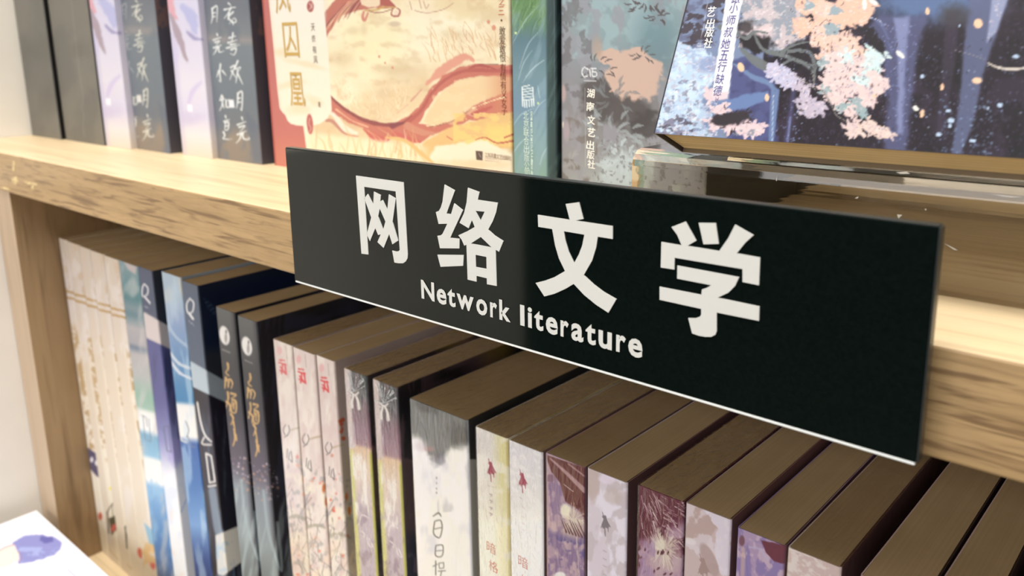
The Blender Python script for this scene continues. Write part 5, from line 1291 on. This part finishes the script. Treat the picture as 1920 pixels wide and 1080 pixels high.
st = thing('book_stand', 'clear acrylic riser under the dark blossom book on the upper shelf', 'book stand', (-40, 90, .1))
AX0, AX1 = -143.5, 95.0
def extrude(profile, nm, parent, material, x0=AX0, x1=AX1):
    n = len(profile)
    vs = [(x0, y, z) for y, z in profile] + [(x1, y, z) for y, z in profile]
    fs = [(i, (i + 1) % n, n + (i + 1) % n, n + i) for i in range(n)] + [tuple(reversed(range(n))), tuple(range(n, 2 * n))]
    return mesh_obj(nm, vs, fs, material, parent)
Y0, ZT = 39.5, 30.0
zc = (B0 + RD * T_)
Y0, ZT = float(zc[1]) - 1.5, float(zc[2]) - .15
def arc(cy, cz, r, a0, a1, n=5): return [(cy + r * math.cos(math.radians(a)), cz + r * math.sin(math.radians(a))) for a in np.linspace(a0, a1, n)]
YB = 150.0; t_ = 3.0
outer = [(Y0, .1)] + arc(Y0 + 5, ZT - 5, 5, 180, 90) + arc(YB - 5, ZT - 5, 5, 90, 0) + [(YB, .1)]
inner = [(YB - t_, .1)] + arc(YB - 5, ZT - 5, 2, 0, 90, 3) + arc(Y0 + 5, ZT - 5, 2, 90, 180, 3) + [(Y0 + t_, .1)]
extrude(outer + inner, 'riser', st, M['acrylic'])
s0 = zc + RD * .3 + RU * 1.0; s0[2] = max(s0[2], ZT + .05)
q0 = (s0[1], ZT + .06); L_ = 120
q1 = (q0[0] + math.sin(TH) * L_, q0[1] + math.cos(TH) * L_)
extrude([q0, q1, (q1[0] + 2.7, q1[1]), (q0[0] + 3.2, q0[1])], 'back_rest', st, M['acrylic'], AX0 + 30, AX1 - 30)

for pts in ([(1682, 402), (1692, 403), (1686, 408), (1690, 414), (1684, 409)], [(1770, 456), (1790, 466), (1796, 470), (1788, 468)], [(1680, 323), (1700, 322), (1706, 326), (1688, 326)], [(1858, 364), (1890, 367), (1918, 370), (1890, 369.5)], [(1602, 372), (1610, 368), (1608, 372)], [(1733, 392), (1737, 391), (1736, 395)], [(1455, 338), (1458, 330), (1456, 340)]):
    n = len(pts); Q = [on(x, y, 1, Y0 - .05) for x, y in pts]
    vs = Q + [q + [0, .06, 0] for q in Q]
    o = mesh_obj('scratch', vs, [tuple(range(n)), tuple(range(2 * n - 1, n - 1, -1))] + [(i, (i + 1) % n, (i + 1) % n + n, i + n) for i in range(n)], M['white_vinyl'], st)

# ------------------------------------------------------------------ lettering on the lower spines
def ltext(key, name, chars, pts, wd, ht, rgb, rot=0, sh=0, bd=0.0):
    return letters(name, [(ch, x, y, wd, ht, rot, sh, bd) for ch, (x, y) in zip(chars, pts)], (0, 26.0, 0), XU, ZU, BK[key], ink(rgb), lift=.06)
ltext('cream_h1', 'title_lettering', '暗格里的秘密', [(921, 1027), (925, 1062), (926, 1100), (927, 1138), (928, 1175), (929, 1210)], 4.6, 4.6, (214, 120, 92), 0, 0, -.008)
ltext('cream_h2', 'title_lettering', '暗格里的秘密', [(981, 1054), (985, 1090), (986, 1128), (987, 1165), (988, 1200), (989, 1236)], 4.6, 4.6, (214, 132, 116), 0, 0, -.008)

# ------------------------------------------------------------------ low display table in front with a white picture book lying on it
ZF = -248.0
F0 = on(68, 957, 2, ZF)
flat = thing('picture_book', 'white book with a violet watercolour drawing lying flat at lower left', 'book', (F0[0] + 75, F0[1] - 105, ZF - 14))
fx0, fx1, fy0, fy1 = F0[0], F0[0] + 150, F0[1] - 210, F0[1]
gx = np.concatenate([np.arange(fx0, fx0 + 90, .6), [fx1]]); gy = np.concatenate([np.arange(fy1, fy1 - 60, -.6), [fy0]])
A_, B_ = np.meshgrid(gx, gy)
P = np.stack([A_.ravel(), B_.ravel(), np.full(A_.size, ZF)], 1)
nc, nr = A_.shape[1], A_.shape[0]
i = np.arange(nr - 1)[:, None] * nc + np.arange(nc - 1)[None]
F = np.stack([i, i + nc, i + nc + 1, i + 1], -1).reshape(-1, 4).tolist()
n0 = len(P); P = np.concatenate([P, [(fx0, fy1, ZF - .4), (fx1, fy1, ZF - .4), (fx1, fy0, ZF - .4), (fx0, fy0, ZF - .4)]])
F += [[0, nc - 1, n0 + 1, n0], [nc - 1, n0 - 1, n0 + 2, n0 + 1], [n0 - 1, n0 - nc, n0 + 3, n0 + 2], [n0 - nc, 0, n0, n0 + 3], [n0, n0 + 1, n0 + 2, n0 + 3]]
c = Canvas(P); c.u = c.side = np.zeros(len(P)); P_('flat')(c)
mesh_obj('front_cover', P, F, M['print'], flat, cols=c.out())
box('page_block', (fx0 + .8, fx1 - .8, fy0 + .8, fy1 - .8, ZF - 13.5, ZF - .42), M['pages_z'], flat)
v, f = boxv(fx0, fx1, fy0, fy1, ZF - 14, ZF - 13.6)
c = Canvas(v); c.fill((225, 225, 230)); mesh_obj('back_cover', v, f, M['print'], flat, cols=c.out())
tb = thing('display_table', 'low oak display table under the flat white book', 'table', ((fx0 + fx1) / 2, fy0 + 90, -1000))
box('table_top', (fx0 + 8, fx1 + 120, fy0 - 60, fy1 - 8, ZF - 32, ZF - 14.1), M['board_top'], tb, b=1)
for a in (fx0 + 20, fx1 + 85):
    for b in (fy0 - 48, fy1 - 44): box('leg', (a, a + 24, b, b + 24, -999.9, ZF - 32.1), M['panel'], tb, b=1)

# gathered plastic at the head of the wrapped plum pair: thin raised folds of film
mt = bpy.data.materials.new('gathered_film'); mt.use_nodes = True
nt = mt.node_tree; pb = nt.nodes['Principled BSDF']
pb.inputs['Base Color'].default_value = (.75, .76, .76, 1); pb.inputs['Roughness'].default_value = .25; pb.inputs['Alpha'].default_value = .42
n = N(nt, 'ShaderNodeTexNoise', i_Scale=900.); tc = N(nt, 'ShaderNodeTexCoord'); nt.links.new(tc.outputs['Object'], n.inputs['Vector'])
r = ramp(nt, [(.35, (.2, .2, .2)), (.65, (.75, .75, .75))]); nt.links.new(n.outputs[0], r.inputs[0]); nt.links.new(r.outputs[0], pb.inputs['Alpha'])
M['gathered'] = mt
def folds(key, cx, cy, ends):
    vs, fs = [], []
    for k, (x, y, w_) in enumerate(ends):
        A = on(cx, cy, 1, 25.3); B = on(x, y, 1, 25.6)
        d = (B - A) / np.linalg.norm(B - A); q = np.array([-d[2], 0, d[0]])
        o_ = len(vs)
        vs += [A - q * .15, A + q * .15, A + [0, -.25, 0], B - q * w_, B + q * w_, (A + B) / 2 + [0, -.45, 0], B + [0, -.05, 0]]
        fs += [(o_, o_ + 5, o_ + 2), (o_ + 2, o_ + 5, o_ + 1), (o_, o_ + 3, o_ + 5), (o_ + 1, o_ + 5, o_ + 4), (o_ + 3, o_ + 6, o_ + 5), (o_ + 6, o_ + 4, o_ + 5)]
    ob = mesh_obj('gathered_film', vs, fs, M['gathered'], BK[key]); ob['label'] = 'gathered folds of clear plastic'
folds('plum_f1', 665, 735, [(650, 700, .5), (657, 703, .3), (668, 706, .3), (682, 711, .7), (650, 733, .4), (684, 724, .3), (655, 716, .4), (676, 712, .3)])
folds('plum_f2', 720, 757, [(703, 716, .5), (710, 718, .4), (722, 724, .3), (738, 733, .8), (702, 752, .4), (744, 746, .5), (716, 722, .3), (731, 731, .4)])

for o in ROOT.objects:
    if '_o' in o: del o['_o']
